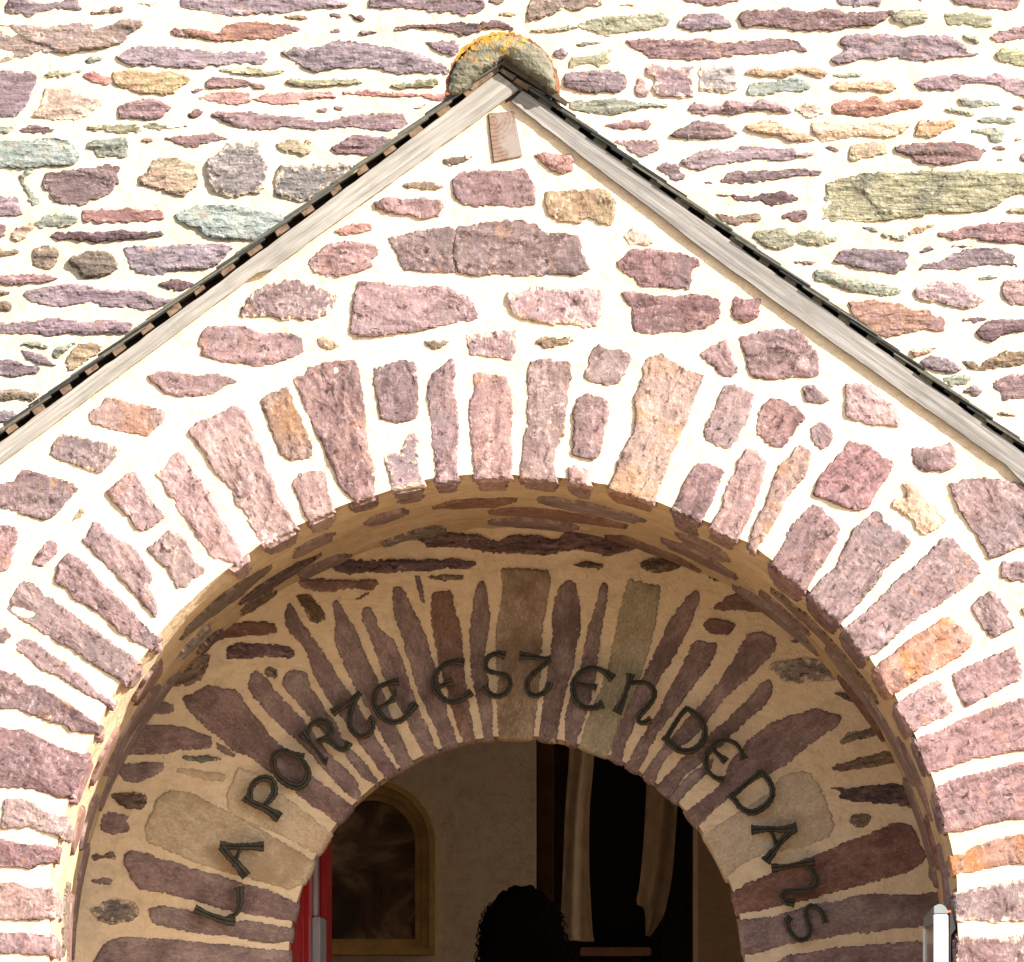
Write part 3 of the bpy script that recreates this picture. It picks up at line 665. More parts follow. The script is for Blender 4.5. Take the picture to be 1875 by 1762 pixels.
a 139,104 146,98 160,98 174,97 188,98 190,104 180,106 164,107 150,109 141,107
d 155,116 162,112 176,112 190,112 200,115 203,119 200,122 186,121 172,122 156,122
n 107,142 112,132 120,124 130,120 144,119 142,128 138,137 126,141 114,142
s 100,157 104,153 112,152 119,155 119,159 110,160 101,159
s 126,149 134,146 142,141 152,143 162,144 170,156 180,168 190,180 205,191 213,202 223,210 237,219 229,231 219,226 209,219 196,208 183,198 172,190 160,185 150,176 140,168 128,156
@O W
s 176,24 184,18 192,12 204,7 214,5 222,2 230,4 240,8 238,14 228,20 220,26 212,32 206,38 196,44 186,49 176,54 168,60 160,66 152,72 146,80 140,82 136,76 132,74 140,68 148,62 156,56 160,48 162,42 168,34
s 124,62 130,54 138,46 146,40 152,36 150,44 142,52 134,60 128,66
@P W
e -30,88 -22,82 -10,74 4,66 14,58 20,50 30,46 40,46 46,54 50,62 54,72 57,82 54,90 44,94 34,97 20,100 4,104 -8,110 -12,116 -16,120 -20,112 -24,102 -28,94
a 95,82 102,80 110,83 114,90 118,98 120,105 116,109 108,114 94,118 80,122 66,126 50,130 36,134 20,137 4,141 -8,142 -12,138 -14,130 -4,123 10,117 24,110 42,104 56,98 70,92 84,87
s 0,146 14,145 26,142 40,137 56,135 70,131 84,129 100,130 118,129 132,128 134,134 132,142 124,150 110,152 96,153 80,156 64,157 48,160 32,162 16,166 4,170 -8,170 -10,160 -8,152
s 10,176 24,172 40,170 60,166 80,165 100,163 116,162 120,168 120,190 4,190
n 60,24 68,18 80,16 92,12 98,14 92,18 82,22 70,25 62,27
n 55,42 64,39 78,35 92,32 104,34 106,38 92,40 80,43 66,45 57,45
d 55,56 66,57 80,55 96,54 110,55 118,60 120,66 112,70 98,68 84,67 70,66 60,64 62,60
n 66,79 72,74 82,75 80,82 72,84
s 118,87 124,85 127,90 120,93
s 122,112 128,106 133,110 132,119 124,120
@L W
x 13,126 24,124 36,122 50,123 62,126 68,130 66,136 56,137 44,138 30,140 20,136 14,131
d 27,110 36,108 46,107 40,110 30,112
n 57,146 66,146 78,149 88,152 80,155 68,151
@M W
s 84,30 88,20 94,14 108,14 120,14 134,18 144,22 145,28 138,30 124,30 114,33 100,33 88,33
s 148,26 154,28 161,34 158,35 150,30
g 125,35 134,35 146,35 152,37 140,39 128,38
e 122,43 132,44 144,46 154,47 153,52 142,51 130,48 122,46
s 80,41 90,40 102,39 112,40 111,45 102,50 92,53 84,50
n 77,61 84,60 96,60 101,64 98,70 88,70 78,65
s 70,76 76,73 88,76 86,80 89,83 86,87 76,88 69,85
n 63,102 70,103 78,100 79,106 72,104 64,106
s 63,120 72,119 77,120 76,123 66,122
x 61,139 68,138 74,133 86,133 94,137 95,144 88,148 78,150 68,147
e 110,62 118,59 130,60 144,67 160,75 176,83 190,92 206,101 209,105 203,116 198,126 184,122 170,118 150,113 130,106 112,98 102,94 100,84 104,73
s 85,102 92,100 102,102 110,106 118,107 126,110 136,113 148,116 160,120 172,124 184,127 196,132 200,136 199,146 190,146 178,144 164,142 150,139 136,134 122,131 108,128 96,126 90,118 86,110
s 102,140 112,138 124,140 138,143 150,147 162,148 176,149 188,151 196,153 194,160 186,163 172,161 158,158 144,157 130,155 116,152 106,150
s 74,162 88,159 104,160 120,161 140,163 160,165 176,167 192,169 194,176 192,190 62,190 66,172
@N W
e -5,43 8,48 20,58 32,66 42,74 52,82 54,86 48,92 42,98 32,93 20,87 8,82 -2,78 -12,72 -13,62 -8,50
"""
# ================================================================ SETTING
FLOOR = 2.85; SLIVERS = 74
def structure(o): o['kind'] = 'structure'; return o
s = NT('sandy_gravel'); p = s.pos(); n = s.noise(p, 30, 6, .7); n2 = s.noise(p, .8, 4, .6)
s.col(s.mix(s.ramp(n2, [(.3, 0.0), (.7, 1.0)]), s.ramp(n, [(.3, (.13, .105, .075)), (.7, (.22, .18, .135))]), (.18, .145, .105))); s.bump(n, .01); M_GRAV = s.m
structure(obj('ground', pmesh('ground', [(-300, -200, 0), (300, -200, 0), (300, 500, 0), (-300, 500, 0)], [(0, 1, 2, 3)]), None, M_GRAV))
M_PAVE = mortar_mat('pale_sandstone_paving', (.53, .365, .21), (.45, .31, .175))
structure(box('porch_floor', -3.2, 2.8, D1-2.6, D2-.002, 0.02, FLOOR, M_PAVE))  # unseen landing, carried forward and kept pale to bounce light into the vault
st = thing('stone_steps', 'flight of pale stone steps rising to the porch, below the photograph', 'steps', (0, D1-2.6, 0))
for k in range(16):
    box('step', -3.2, 2.8, D1-2.6-.32*(k+1), D1-2.603-.32*k, .02, FLOOR-.17*(k+1)+.02, M_PAVE, st)

# ================================================================ CHURCH WALL
def hole_snap(cx, cz, rfun, keep0):
    def f(X, Z, K):
        dx = X-cx; dz = Z-cz; r = np.where(dz > 0, np.hypot(dx, dz), np.abs(dx)); ph = PI/2-np.arctan2(np.maximum(dz, 0), dx)
        u = np.where(dz > 0, RV*ph, np.sign(dx)*(RV*PI/2-dz)); rr = rfun(u); ins = r < rr
        # keep cells with at least one corner outside the opening; pull the inner corners onto its edge
        o = (~ins); any_ = np.zeros_like(o)
        for a in (-1, 0, 1):
            for c in (-1, 0, 1): any_ |= np.roll(np.roll(o, a, 0), c, 1)
        fct = np.where(ins & any_, rr/np.maximum(r, 1e-6), 1)
        return cx+dx*fct, np.where(dz > 0, cz+dz*fct, Z), K & (o | any_), ins
    return f
S2 = FPX/D2
church = thing('church_wall', 'rubble stone church wall in pale lime mortar, with the round-headed doorway', 'wall', (0, D2, 0))
DX, DZ = P(946, 1765, D2); DR = 414/S2
def arch_ring(cx, cz, r, bottom, n=72):
    R = [(cx-r, bottom)]+[(cx-r*math.cos(PI*i/n), cz+r*math.sin(PI*i/n)) for i in range(n+1)]+[(cx+r, bottom)]
    return R
XL, ZB2 = P(-60, 1830, D2); XR, ZT2 = P(1935, -60, D2)
def y_roof(x): return np.where(x < 930, 812-.737*x, 142+.7233*(x-930))   # board top line in pixels
def keep_church(X, Z):
    px = X/D2*FPX+VX; py = HY-(Z-ZC)*FPX/D2
    # skip only what the porch hides
    fx = (X/D2)*FPX+VX
    hid = (py > y_roof(px)+90) & (np.hypot(px-930, np.minimum(py-1762, 0)) > 850)
    return ~hid
mortar_grid('mortar', XL, XR, ZB2, ZT2, keep_church, D2, church, M_MORT, amp=.0024, snap=hole_snap(DX, DZ, lambda u: DR+.006+u*0, None), sd=5)
outer = [(-7.5, 0.02), (7.5, 0.02), (7.5, 8.6), (-7.5, 8.6)]
obj('masonry', prism_me('masonry', outer, D2+.016, D2+.12, arch_ring(DX, DZ, DR+.014, FLOOR)), church, M_MORT)
obj('masonry', prism_me('masonry', outer, D2+.122, D2+.30, arch_ring(DX, DZ, DR+.05, FLOOR)), church, M_MORT)
# flush plaster round the photographed area
for q in ((-7.5, XL, .02, 8.6), (XR, 7.5, .02, 8.6), (XL, XR, ZT2, 8.6)):
    box('mortar', q[0], q[1], D2, D2+.0158, q[2], q[3], M_MORT, church)
ZV = ZB2
box('mortar', XL, DX-DR, D2, D2+.0158, .02, ZV, M_MORT, church); box('mortar', DX+DR, XR, D2, D2+.0158, .02, ZV, M_MORT, church)
# reveal of the doorway
def reveal(name, cx, cz, r, y0, y1, bottom, parent, mat, n=140, m=16, amp=.004):
    th = np.linspace(0, PI, n); low = np.linspace(0, 1, 14)[1:]*(cz-bottom)
    U = np.concatenate([[-(RVu+0) for RVu in []], th*0])
    path = [(cx-r, cz-q, -1, 0) for q in low[::-1]]+[(cx-r*math.cos(t), cz+r*math.sin(t), -math.cos(t), math.sin(t)) for t in th]+[(cx+r, cz-q, 1, 0) for q in low]
    A = np.array(path); ys = np.linspace(y0, y1, m)
    S = np.concatenate([[0], np.cumsum(np.hypot(np.diff(A[:, 0]), np.diff(A[:, 1])))])
    SS, YY = np.meshgrid(S, ys); h = (fbm(SS*9, YY*9, 55, 3)*amp+fbm(SS*50, YY*50, 58, 2)*amp*.3)*np.clip((YY-y0)/.04, 0, 1)
    V = np.stack([A[:, 0]-A[:, 2]*h, YY+0*h, A[:, 1]-A[:, 3]*h], 2).reshape(-1, 3); L = len(A)
    F = [(j*L+i, j*L+i+1, (j+1)*L+i+1, (j+1)*L+i) for j in range(m-1) for i in range(L-1)]
    return obj(name, pmesh(name, V, F, True), parent, mat)
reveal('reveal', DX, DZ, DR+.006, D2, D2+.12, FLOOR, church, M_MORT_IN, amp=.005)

# ================================================================ PORCH GABLE
porch = thing('stone_porch', 'gabled stone porch with a round arch ringed by rose purple voussoirs', 'porch', (XC, D1, 0))
def rring(u): return RV+.013+.010*fbm(np.asarray(u)*8.3, np.asarray(u)*0, 71, 3)
PXL, ZB1 = P(-286, 1830); PXR, _ = P(2134, 0)
def lineZ(X):          # underside of the battens along both slopes
    px = X*FPX/D1+VX
    return ZC+(HY-(np.where(px < 934, 822-.737*px, 152+.7233*(px-952))))/700.0
def keep_gable(X, Z):
    return (Z < lineZ(X)-.012)
mortar_grid('mortar', PXL, PXR, ZB1, float(lineZ(np.array([XC])).max())+.02, keep_gable, D1, porch, M_MORT, amp=.0023, snap=hole_snap(XC, ZA, rring, None), sd=9)
gz = lambda px: float(lineZ(np.array([P(px, 0)[0]]))[0])-.03
gp = [(PXL+.02, .02), (PXR-.02, .02), (PXR-.02, gz(2120)), (P(937, 0)[0], gz(937)), (PXL+.02, gz(-270))]
obj('masonry', prism_me('masonry', gp, D1+.016, D1+.34, arch_ring(XC, ZA, RV+.034, FLOOR)), porch, M_MORT)
obj('masonry', prism_me('masonry', gp, D1+.342, D2-.004, arch_ring(XC, ZA, RV+.034, FLOOR)), porch, M_MORT)
box('mortar', PXL, XC-RV, D1, D1+.0158, .02, ZB1, M_MORT, porch); box('mortar', XC+RV, PXR, D1, D1+.0158, .02, ZB1, M_MORT, porch)
n = 300
def vault(parent):
    low = np.linspace(0, 1, 30)[1:]*(ZA-FLOOR); lim = RV*PI/2
    u = np.concatenate([-(lim+low[::-1]), np.linspace(-lim, lim, 330), lim+low]); v = np.linspace(0, T-.001, 70)
    UU, VV = np.meshgrid(u, v)
    h = fbm(UU*6, VV*7, 91, 3)*.006+fbm(UU*24, VV*24, 93, 3)*.004; h *= np.clip(VV/.05, .0, 1)
    h = h+np.where(VV < .12, -(rring(UU)-RV)*(1-VV/.12), 0)
    mp, _ = map_vault(); V = mp(UU.ravel(), VV.ravel(), h.ravel()); L = len(u)
    F = [(j*L+i, (j+1)*L+i, (j+1)*L+i+1, j*L+i+1) for j in range(len(v)-1) for i in range(L-1)]
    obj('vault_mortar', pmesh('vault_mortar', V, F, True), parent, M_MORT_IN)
vault(porch)

# ================================================================ STONES
TL = {c: (x, y) for c, (x, y) in zip('ABCDEFGHIJKLMNOP', [(x, y) for y in (0, 440, 880, 1292) for x in (0, 450, 900, 1375)])}
KZ = 5000/1874.0
tile = None
underside = []; doorside = []
def rad(x, z, cx, cz): return math.hypot(x-cx, z-cz) if z > cz else abs(x-cx)
def wrap_u(x, z, cx, cz, r): return r*(PI/2-math.atan2(z-cz, x-cx)) if z > cz else math.copysign(r*PI/2+cz-z, x-cx)
def snap_in(x, z, cx, cz, r, tol):
    q = rad(x, z, cx, cz)
    if not q < r+tol: return (x, z)
    f = (r-.004)/max(q, .1)
    return (cx+(x-cx)*f, cz+(z-cz)*f if z > cz else z)
def lim_arch(B):
    d = B-np.array([XC, ZA]); r = np.where(d[:, 1] > 0, np.hypot(d[:, 0], d[:, 1]), np.abs(d[:, 0])); lr_ = RV-.001+.005*fbm(np.arctan2(d[:, 1], d[:, 0])*24, d[:, 0]*0, 61, 3); f = np.where(r < lr_, lr_/np.maximum(r, .2), 1)
    return np.stack([XC+d[:, 0]*f, np.where(d[:, 1] > 0, ZA+d[:, 1]*f, B[:, 1])], 1)
def lim_door(B):
    d = B-np.array([DX, DZ]); r = np.where(d[:, 1] > 0, np.hypot(d[:, 0], d[:, 1]), np.abs(d[:, 0])); lr_ = DR-.003+.004*fbm(np.arctan2(d[:, 1], d[:, 0])*16, d[:, 0]*0, 63, 3); f = np.where(r < lr_, lr_/np.maximum(r, .2), 1)
    return np.stack([DX+d[:, 0]*f, np.where(d[:, 1] > 0, DZ+d[:, 1]*f, B[:, 1])], 1)
def lim_vault(B):
    return np.stack([B[:, 0], np.clip(B[:, 1], .004, T-.004)], 1)
for ln in TRACES.strip().splitlines():
    if ln[0] == '@': tile, surf = ln[1:].split(); ox, oy = TL[tile]; continue
    code, *pp = ln.split(); pts = []
    for q in pp:
        a, b = q.split(','); x = ox+float(a)*KZ; y = oy+float(b)*KZ
        if x <= 1: x -= 26
        if x >= 1874: x += 20
        if y <= 1: y -= 24
        if y >= 1760: y += 22
        pts.append((x, y))
    if surf in 'CW':
        mp, rev = map_plane(D2); poly = [P(x, y, D2) for x, y in pts]
        if surf == 'W': poly = [snap_in(x, z, DX, DZ, DR, .036) for x, z in poly]
        stone(poly, code, mp, rev, church, grain=random.uniform(-.06, .06) if surf == 'C' else None, grow=.0068 if surf == 'C' else .0055, crisp=.75 if surf == 'C' else .45, limit=lim_door if surf == 'W' else None)
        if surf == 'W':
            us = [wrap_u(x, z, DX, DZ, DR) for x, z in poly if abs(rad(x, z, DX, DZ)-DR) < .035]
            if len(us) > 1 and max(us)-min(us) > .02: doorside.append((min(us), max(us), code))
    else:
        mp, rev = map_plane(D1); poly = [snap_in(x, z, XC, ZA, RV, .040) for x, z in (P(x, y) for x, y in pts)]; stone(poly, code, mp, rev, porch, iso=.9, limit=lim_arch, grow=.0056, amp=.0024, rel=.8, crisp=.8)
        us = [wrap_u(x, z, XC, ZA, RV) for x, z in poly if abs(rad(x, z, XC, ZA)-RV) < .045]
        if len(us) > 1 and max(us)-min(us) > .03: underside.append((min(us)+.003, max(us)-.003, code))
# slivers and chips packed into the joints of the church wall
boxes = []
for o_ in church.children:
    if o_.name.startswith('stone'):
        bb = [Vector(c) for c in o_.bound_box]; ox_, oz_ = o_.location.x+church.location.x, o_.location.z+church.location.z
        boxes.append((min(c.x for c in bb)+ox_, max(c.x for c in bb)+ox_, min(c.z for c in bb)+oz_, max(c.z for c in bb)+oz_))
n_sl = 0; tries = 0
while n_sl < SLIVERS and tries < 6000:
    tries += 1; px_, py_ = random.uniform(5, 1870), random.uniform(5, 740)
    if py_ > float(y_roof(np.array([px_]))[()] if False else y_roof(np.array([px_]))[0])-48 or math.hypot(px_-920, py_-160) < 130: continue
    w_ = random.uniform(.022, .075); hh = random.uniform(.006, .012); x_, z_ = P(px_, py_, D2)
    if any(x_+w_/2+.010 > b[0] and x_-w_/2-.010 < b[1] and z_+hh/2+.007 > b[2] and z_-hh/2-.007 < b[3] for b in boxes): continue
    q = [(x_-w_/2, z_), (x_-w_*.3, z_+hh*random.uniform(.3, .6)), (x_+w_*.1, z_+hh*random.uniform(.2, .6)), (x_+w_/2, z_+hh*.1), (x_+w_*.25, z_-hh*random.uniform(.2, .6)), (x_-w_*.2, z_-hh*random.uniform(.2, .6))]
    mp_, rv_ = map_plane(D2); o_ = stone(q, random.choice('mpdnpgtyoxu'), mp_, rv_, church, grain=0, grow=.004, sp=.005)
    if o_ is not None: n_sl += 1; boxes.append((x_-w_/2, x_+w_/2, z_-hh, z_+hh))
# courses on the inner face of the vault
mp, rev = map_vault()
lim_u = RV*PI/2+.9; v0 = .36
while v0 < T-.10:
    hgt = random.uniform(.20, .30); u = -lim_u+random.uniform(0, .2)
    while u < lim_u:
        ln_ = random.choice([random.uniform(.10, .20), random.uniform(.18, .34), random.uniform(.3, .5)]); gap = random.uniform(.03, .09)
        if random.random() < .95:
            m = u+ln_/2; jv = random.uniform(-.045, .045); vm = v0+hgt/2+jv; hh = hgt*random.uniform(.36, .56); q = []; n_ = random.choice([6, 7, 8, 10]); ph = random.uniform(0, 6.28)
            for k in range(n_):
                a_ = ph+2*PI*k/n_+random.uniform(-.3, .3); ca, sa = math.cos(a_), math.sin(a_); s_ = 1/max(abs(ca), abs(sa))**.6
                q.append((m+ln_/2*ca*s_*random.uniform(.72, 1), min(vm+hh*sa*s_*random.uniform(.72, 1), T-.01)))
            stone(q, random.choice('ssnandsaxsn'), mp, rev, porch, sp=.010, amp=.013, proud=.009, grow=.006, rel=.6, iso=.4, limit=lim_vault, clean=True)
        u += ln_+gap
    v0 += hgt+.03
for a, b, code in underside:
    dp = random.uniform(.16, .38); m = (a+b)/2; hw = (b-a)/2*random.uniform(.92, 1.03)
    q = [(m-hw, .006), (m, .003), (m+hw, .006), (m+hw*.97, dp*.5), (m+hw*random.uniform(.7, .95), dp*random.uniform(.85, 1)), (m+hw*random.uniform(-.2, .2), dp), (m-hw*random.uniform(.7, .95), dp*random.uniform(.8, 1)), (m-hw*.98, dp*.5)]
    stone(q, code, mp, rev, porch, sp=.009, amp=.007, proud=.005, grow=.004, rel=.4, iso=.5, limit=lim_vault, clean=True)
def map_door():
    def f(u, v, h):
        lim = DR*PI/2; th = np.clip(u, -lim, lim)/DR; ex = np.abs(u)-np.minimum(np.abs(u), lim); r = DR-h
        return np.stack([DX+r*np.sin(th), D2+v, DZ+r*np.cos(th)-ex], 1)
    return f, True
mp, rev = map_door(); n_ds = 0
for a, b, code in doorside:
    if abs(a) > DR*PI/2+.1: continue
    stone([(a, .004), (b, .004), (b, .08), ((a+b)/2, .10), (a, .085)], code, mp, rev, church, sp=.008, amp=.003, proud=.003, grow=.001, rel=.4, limit=lambda B: np.stack([B[:, 0], np.clip(B[:, 1], .002, .115)], 1), clean=True)
# stones of the vault arris, one for each gap the big ones leave, and courses down the unseen jambs are plain mortar

# ================================================================ ROOF OF THE PORCH
roof = thing('porch_roof', 'small slate gable roof with weathered grey bargeboards and batten ends', 'roof', (P(934, 130)[0], D1, P(934, 130)[1]))
M_BARL = wood_mat('weathered_oak_left', (.15, .135, .115), (.25, .23, .20), (.35, .325, .285), math.atan(.737))
M_BARR = wood_mat('weathered_oak_right', (.12, .11, .10), (.20, .185, .168), (.28, .26, .24), -math.atan(.7233))
M_BAT = plain('sawn_batten_wood', (.135, .088, .056), .85, 0, .55, 60, .002, .2)
M_BATG = plain('mossy_batten_wood', (.11, .10, .065), .85, 0, .4, 60, .002, .2)
s = NT('dark_slate'); rn_ = s.n('ShaderNodeObjectInfo').outputs['Random']; n = s.noise(s.pos(), 40, 5, .7)
c = s.ramp(rn_, [(.2, (.022, .022, .022)), (.5, (.055, .054, .052)), (.85, (.10, .092, .07))]); c = s.mix(.6, c, s.ramp(n, [(.3, (.3, .3, .3)), (.7, (.75, .75, .7))]), 'OVERLAY')
c = s.mix(s.ramp(s.noise(s.pos(), 28, 4, .6), [(.66, 0.0), (.70, .9)]), c, (.30, .26, .07)); s.col(c); s.b.inputs['Roughness'].default_value = .5; s.bump(n, .002); M_SLATE = s.m
M_DARKW = plain('old_dark_timber', (.07, .055, .04), .9, 0, .4, 30, .002, .2)
def pp(L): return [P(x, y) for x, y in L]
def jag(L, step=14, a=1.3):
    out = []
    for i in range(len(L)):
        x0, y0 = L[i]; x1, y1 = L[(i+1) % len(L)]; k = max(1, int(math.hypot(x1-x0, y1-y0)/step))
        for j in range(k): out.append((x0+(x1-x0)*j/k+random.uniform(-a, a)*(j > 0)*.5, y0+(y1-y0)*j/k+random.uniform(-a, a)*(j > 0)))
    return out
lb = jag([(912, 136), (950, 166), (930, 181), (538, 466), (500, 495), (470, 503), (0, 852), (-300, 1070), (-300, 1030), (0, 812), (417, 508), (620, 357)], 18, 1.0)
rb = jag([(957, 167), (2160, 1036), (2160, 1110), (1875, 888), (1840, 852), (1500, 612), (1300, 468), (1054, 279), (935, 187)], 18, .9)
obj('bargeboard', prism_me('bargeboard', pp(lb), D1-.024, D1-.004, bev=.0015), roof, M_BARL)
obj('bargeboard', prism_me('bargeboard', pp(rb), D1-.015, D1-.002, bev=.0015), roof, M_BARR)
# positions on the slopes; the dark fill behind the battens imitates shade in the gaps
def slope_pts(side, s, perp):
    """s metres down the slope from the ridge, perp metres above the bargeboard's top line"""
    if side < 0: a = math.atan(.737); x0, y0 = 934, 815-.737*934; dx, dy = -math.cos(a), math.sin(a); nx, ny = -math.sin(a), -math.cos(a)
    else: a = math.atan(.7233); x0, y0 = 934, 835-.7233*(1875-934); dx, dy = math.cos(a), math.sin(a); nx, ny = math.sin(a), -math.cos(a)
    return P(x0+(dx*s+nx*perp)*700, y0+(dy*s+ny*perp)*700)
def sbox(name, side, s0, s1, p0, p1, y0, y1, mat, tilt=0.0, bev=0.0, me=None):
    q = [slope_pts(side, s0, p0-tilt), slope_pts(side, s1, p0+tilt), slope_pts(side, s1, p1+tilt), slope_pts(side, s0, p1-tilt)]
    return obj(name, prism_me(name, q, y0, y1, bev=bev), roof, mat)
for side, x0, y0, dx, dy, k1 in ((-1, 21.5, 787, 49.3, -36.5, 18), (1, 1845, 803, -49.7, -35.95, 19)):
    for k in range(-6, k1):
        cx, cy = x0+dx*k, y0+dy*k; L = math.hypot(dx, dy); ux, uy = dx/L, dy/L
        if uy > 0: ux, uy = -ux, -uy
        nx, ny = (uy, -ux) if side > 0 else (-uy, ux)
        if ny > 0: nx, ny = -nx, -ny
        cx += random.uniform(-2.5, 2.5); cy += random.uniform(-1, 1); hw = 12.5+random.uniform(-2.2, 2.2); hh = 7.3+random.uniform(-1.4, .8); j = [random.uniform(-1.2, 1.2) for _ in range(8)]
        q = [(cx-ux*hw-nx*hh+j[0], cy-uy*hw-ny*hh+j[1]), (cx+ux*hw-nx*hh+j[2], cy+uy*hw-ny*hh+j[3]), (cx+ux*hw+nx*hh+j[4], cy+uy*hw+ny*hh+j[5]), (cx-ux*hw+nx*hh+j[6], cy-uy*hw+ny*hh+j[7])]
        obj('batten', prism_me('batten', pp(q), D1-(.020 if side < 0 else .009)-random.uniform(0, .005), D2-.006, bev=.001), roof, M_BAT if side < 0 else M_BATG)
for side in (-1, 1):
    sbox('gap_shade_fill', side, .02, 1.95, .0005, .0215, D1+.05, D2-.01, M_DARKW)  # dark block standing in for the shade between the battens
    base = .0228 if side < 0 else .0195
    for k in range(24):
        ln = .235; s1 = .10+.076*k+random.uniform(-.014, .014); jt = random.uniform(-.0008, .0016)
        for c in range(5):
            fr0 = .030 if side < 0 else .019; ya = D1-fr0-random.uniform(0, .008)+(0 if c == 0 else fr0+.25*c); yb = D1+.248+.25*c
            if k % 2 and c: ya -= .12
            if k % 2: yb -= .12
            yb = min(yb, D2-.008)
            if ya > yb: continue
            sbox('slate', side, max(s1-ln, .004), s1, base+.001+jt, base+.0062+jt, ya+.001, yb-.001, M_SLATE, tilt=.0062, bev=.0008)
# grey fillet and little blocks under the ridge
obj('ridge_fillet', prism_me('ridge_fillet', pp([(924, 106), (945, 122), (990, 152), (1040, 190), (1036, 197), (985, 163), (968, 152), (918, 121), (921, 112)]), D1-.036, D1-.012, bev=.001), roof, M_DARKW)
obj('block', prism_me('block', pp([(919, 127), (945, 142), (938, 150), (915, 133)]), D1-.028, D1+.1, bev=.001), roof, M_BATG)
obj('block', prism_me('block', pp([(946, 145), (969, 158), (966, 168), (940, 152)]), D1-.026, D1+.1, bev=.001), roof, M_BAT)
obj('block', prism_me('block', pp([(868, 150), (911, 118), (915, 132), (866, 168), (860, 166)]), D1-.026, D1+.1, bev=.001), roof, M_BAT)
obj('backing_board', prism_me('backing_board', pp([(934, 122), (1010, 178), (1010, 222), (934, 185), (860, 222), (860, 175)]), D1+.0, D1+.03), roof, M_DARKW)
# ridge tile
M_TERRA = plain('old_terracotta', (.20, .085, .048), .9, 0, .6, 40, .004, .2)
M_RMORT = mortar_mat('grey_ridge_mortar', (.19, .175, .13), (.105, .10, .065), 1.6)
def lichen_on(m, x0, z0):
    s = NT.__new__(NT); s.m = m; s.t = m.node_tree; s.b = [q for q in s.t.nodes if q.type == 'BSDF_PRINCIPLED'][0]
    src = s.b.inputs['Base Color'].links[0].from_socket; p_ = s.pos(); n_ = s.noise(p_, 34, 6, .75); n2_ = s.noise(p_, 120, 4, .7)
    sp_ = s.n('ShaderNodeSeparateXYZ'); s.l(p_, sp_.inputs[0])
    up = s.math('ADD', s.math('MULTIPLY', s.math('SUBTRACT', sp_.outputs[2], z0), 2.6), s.math('MULTIPLY', s.math('SUBTRACT', x0, sp_.outputs[0]), 1.1))
    k = s.math('ADD', s.noise(p_, 26, 6, .8), up)
    yel = s.ramp(n2_, [(.35, (.30, .17, .008)), (.65, (.46, .29, .02))])
    c_ = s.mix(s.ramp(k, [(.655, 0.0), (.69, .95)]), src, yel)
    c_ = s.mix(s.ramp(s.math('ADD', s.noise(p_, 60, 5, .75), s.math('MULTIPLY', up, .6)), [(.63, 0.0), (.68, .8)]), c_, (.34, .14, .05))
    c_ = s.mix(s.ramp(s.noise(p_, 85, 4, .7), [(.60, 0.0), (.68, .7)]), c_, (.06, .055, .035))
    s.l(c_, s.b.inputs['Base Color'])
lichen_on(M_RMORT, P(915, 0)[0], P(0, 130)[1]); lichen_on(M_TERRA, P(915, 0)[0], P(0, 130)[1])
M_LICH = plain('yellow_lichen', (.44, .26, .012), .95, 0, .65, 90, .004, .1)
M_LICHO = plain('orange_lichen', (.45, .19, .05), .95, 0, .45, 90, .004, .1)
rx, rz = P(920, 167); ridge = thing('ridge_tile', 'round terracotta ridge tile with yellow lichen at the peak of the porch roof', 'ridge tile', (rx, D1, rz))
def arc(r, n=40, a0=0.0, a1=PI, j=0): return [(rx+(r+random.uniform(-j, j))*math.cos(a0+(a1-a0)*i/n), rz+(r+random.uniform(-j, j))*math.sin(a0+(a1-a0)*i/n)) for i in range(n+1)]
obj('tile_shell', prism_me('tile_shell', arc(.1475, 90, -.04, PI-.02+.14, .0040)+arc(.139, 90, -.04, PI+.12, .0030)[::-1], D1-.050, D2-.008), ridge, M_TERRA)
mp, rev = map_plane(D1-.046)
fill = pp([(1016, 172), (1014, 140), (1003, 112), (980, 88), (950, 74), (920, 70), (890, 75), (862, 90), (842, 112), (828, 140), (823, 165), (830, 175), (842, 172), (880, 140), (924, 107), (960, 132), (1000, 160)])
stone(fill, 'x', mp, rev, ridge, grain=0, sp=.006, proud=.004, name='bedding_mortar', mat=M_RMORT, skirt=.12, rel=1.2, dome=.022)
# purlin end
s = NT('end_grain_timber'); p = s.objc(); v = s.mapping(p, (1, 1, 1), (-P(903, 0)[0], 0, -P(0, 222)[1]))
wv = s.n('ShaderNodeTexWave', wave_type='RINGS', rings_direction='Y'); wv.inputs['Scale'].default_value = 30; wv.inputs['Distortion'].default_value = 3; wv.inputs['Detail'].default_value = 3; s.l(v, wv.inputs[0])
n = s.noise(p, 14, 5, .65); c = s.ramp(wv.outputs['Fac'], [(.0, (.10, .055, .035)), (.5, (.19, .115, .075))])
c = s.mix(s.ramp(n, [(.40, 0.1), (.56, .85)]), c, (.235, .205, .18))
cr = s.noise(s.mapping(p, (60, 1, 14), (0, 0, 0), (0, .25, 0)), 3, 3, .6, 1.2); c = s.mix(s.ramp(cr, [(.66, 0.0), (.70, .8)]), c, (.06, .035, .02)); s.col(c); s.bump(wv.outputs['Fac'], .002); s.bump(n, .002)
tx, tz = P(925, 250)
pe = thing('purlin_end', 'sawn square end of an old timber purlin set in the top of the gable', 'timber beam', (tx, D1, tz))
obj('beam', prism_me('beam', [(a, b) for a, b in pp([(893, 208), (941, 204), (950, 250), (957, 288), (903, 299), (897, 250)])], D1-.006, D1+.5, bev=.003), pe, s.m)

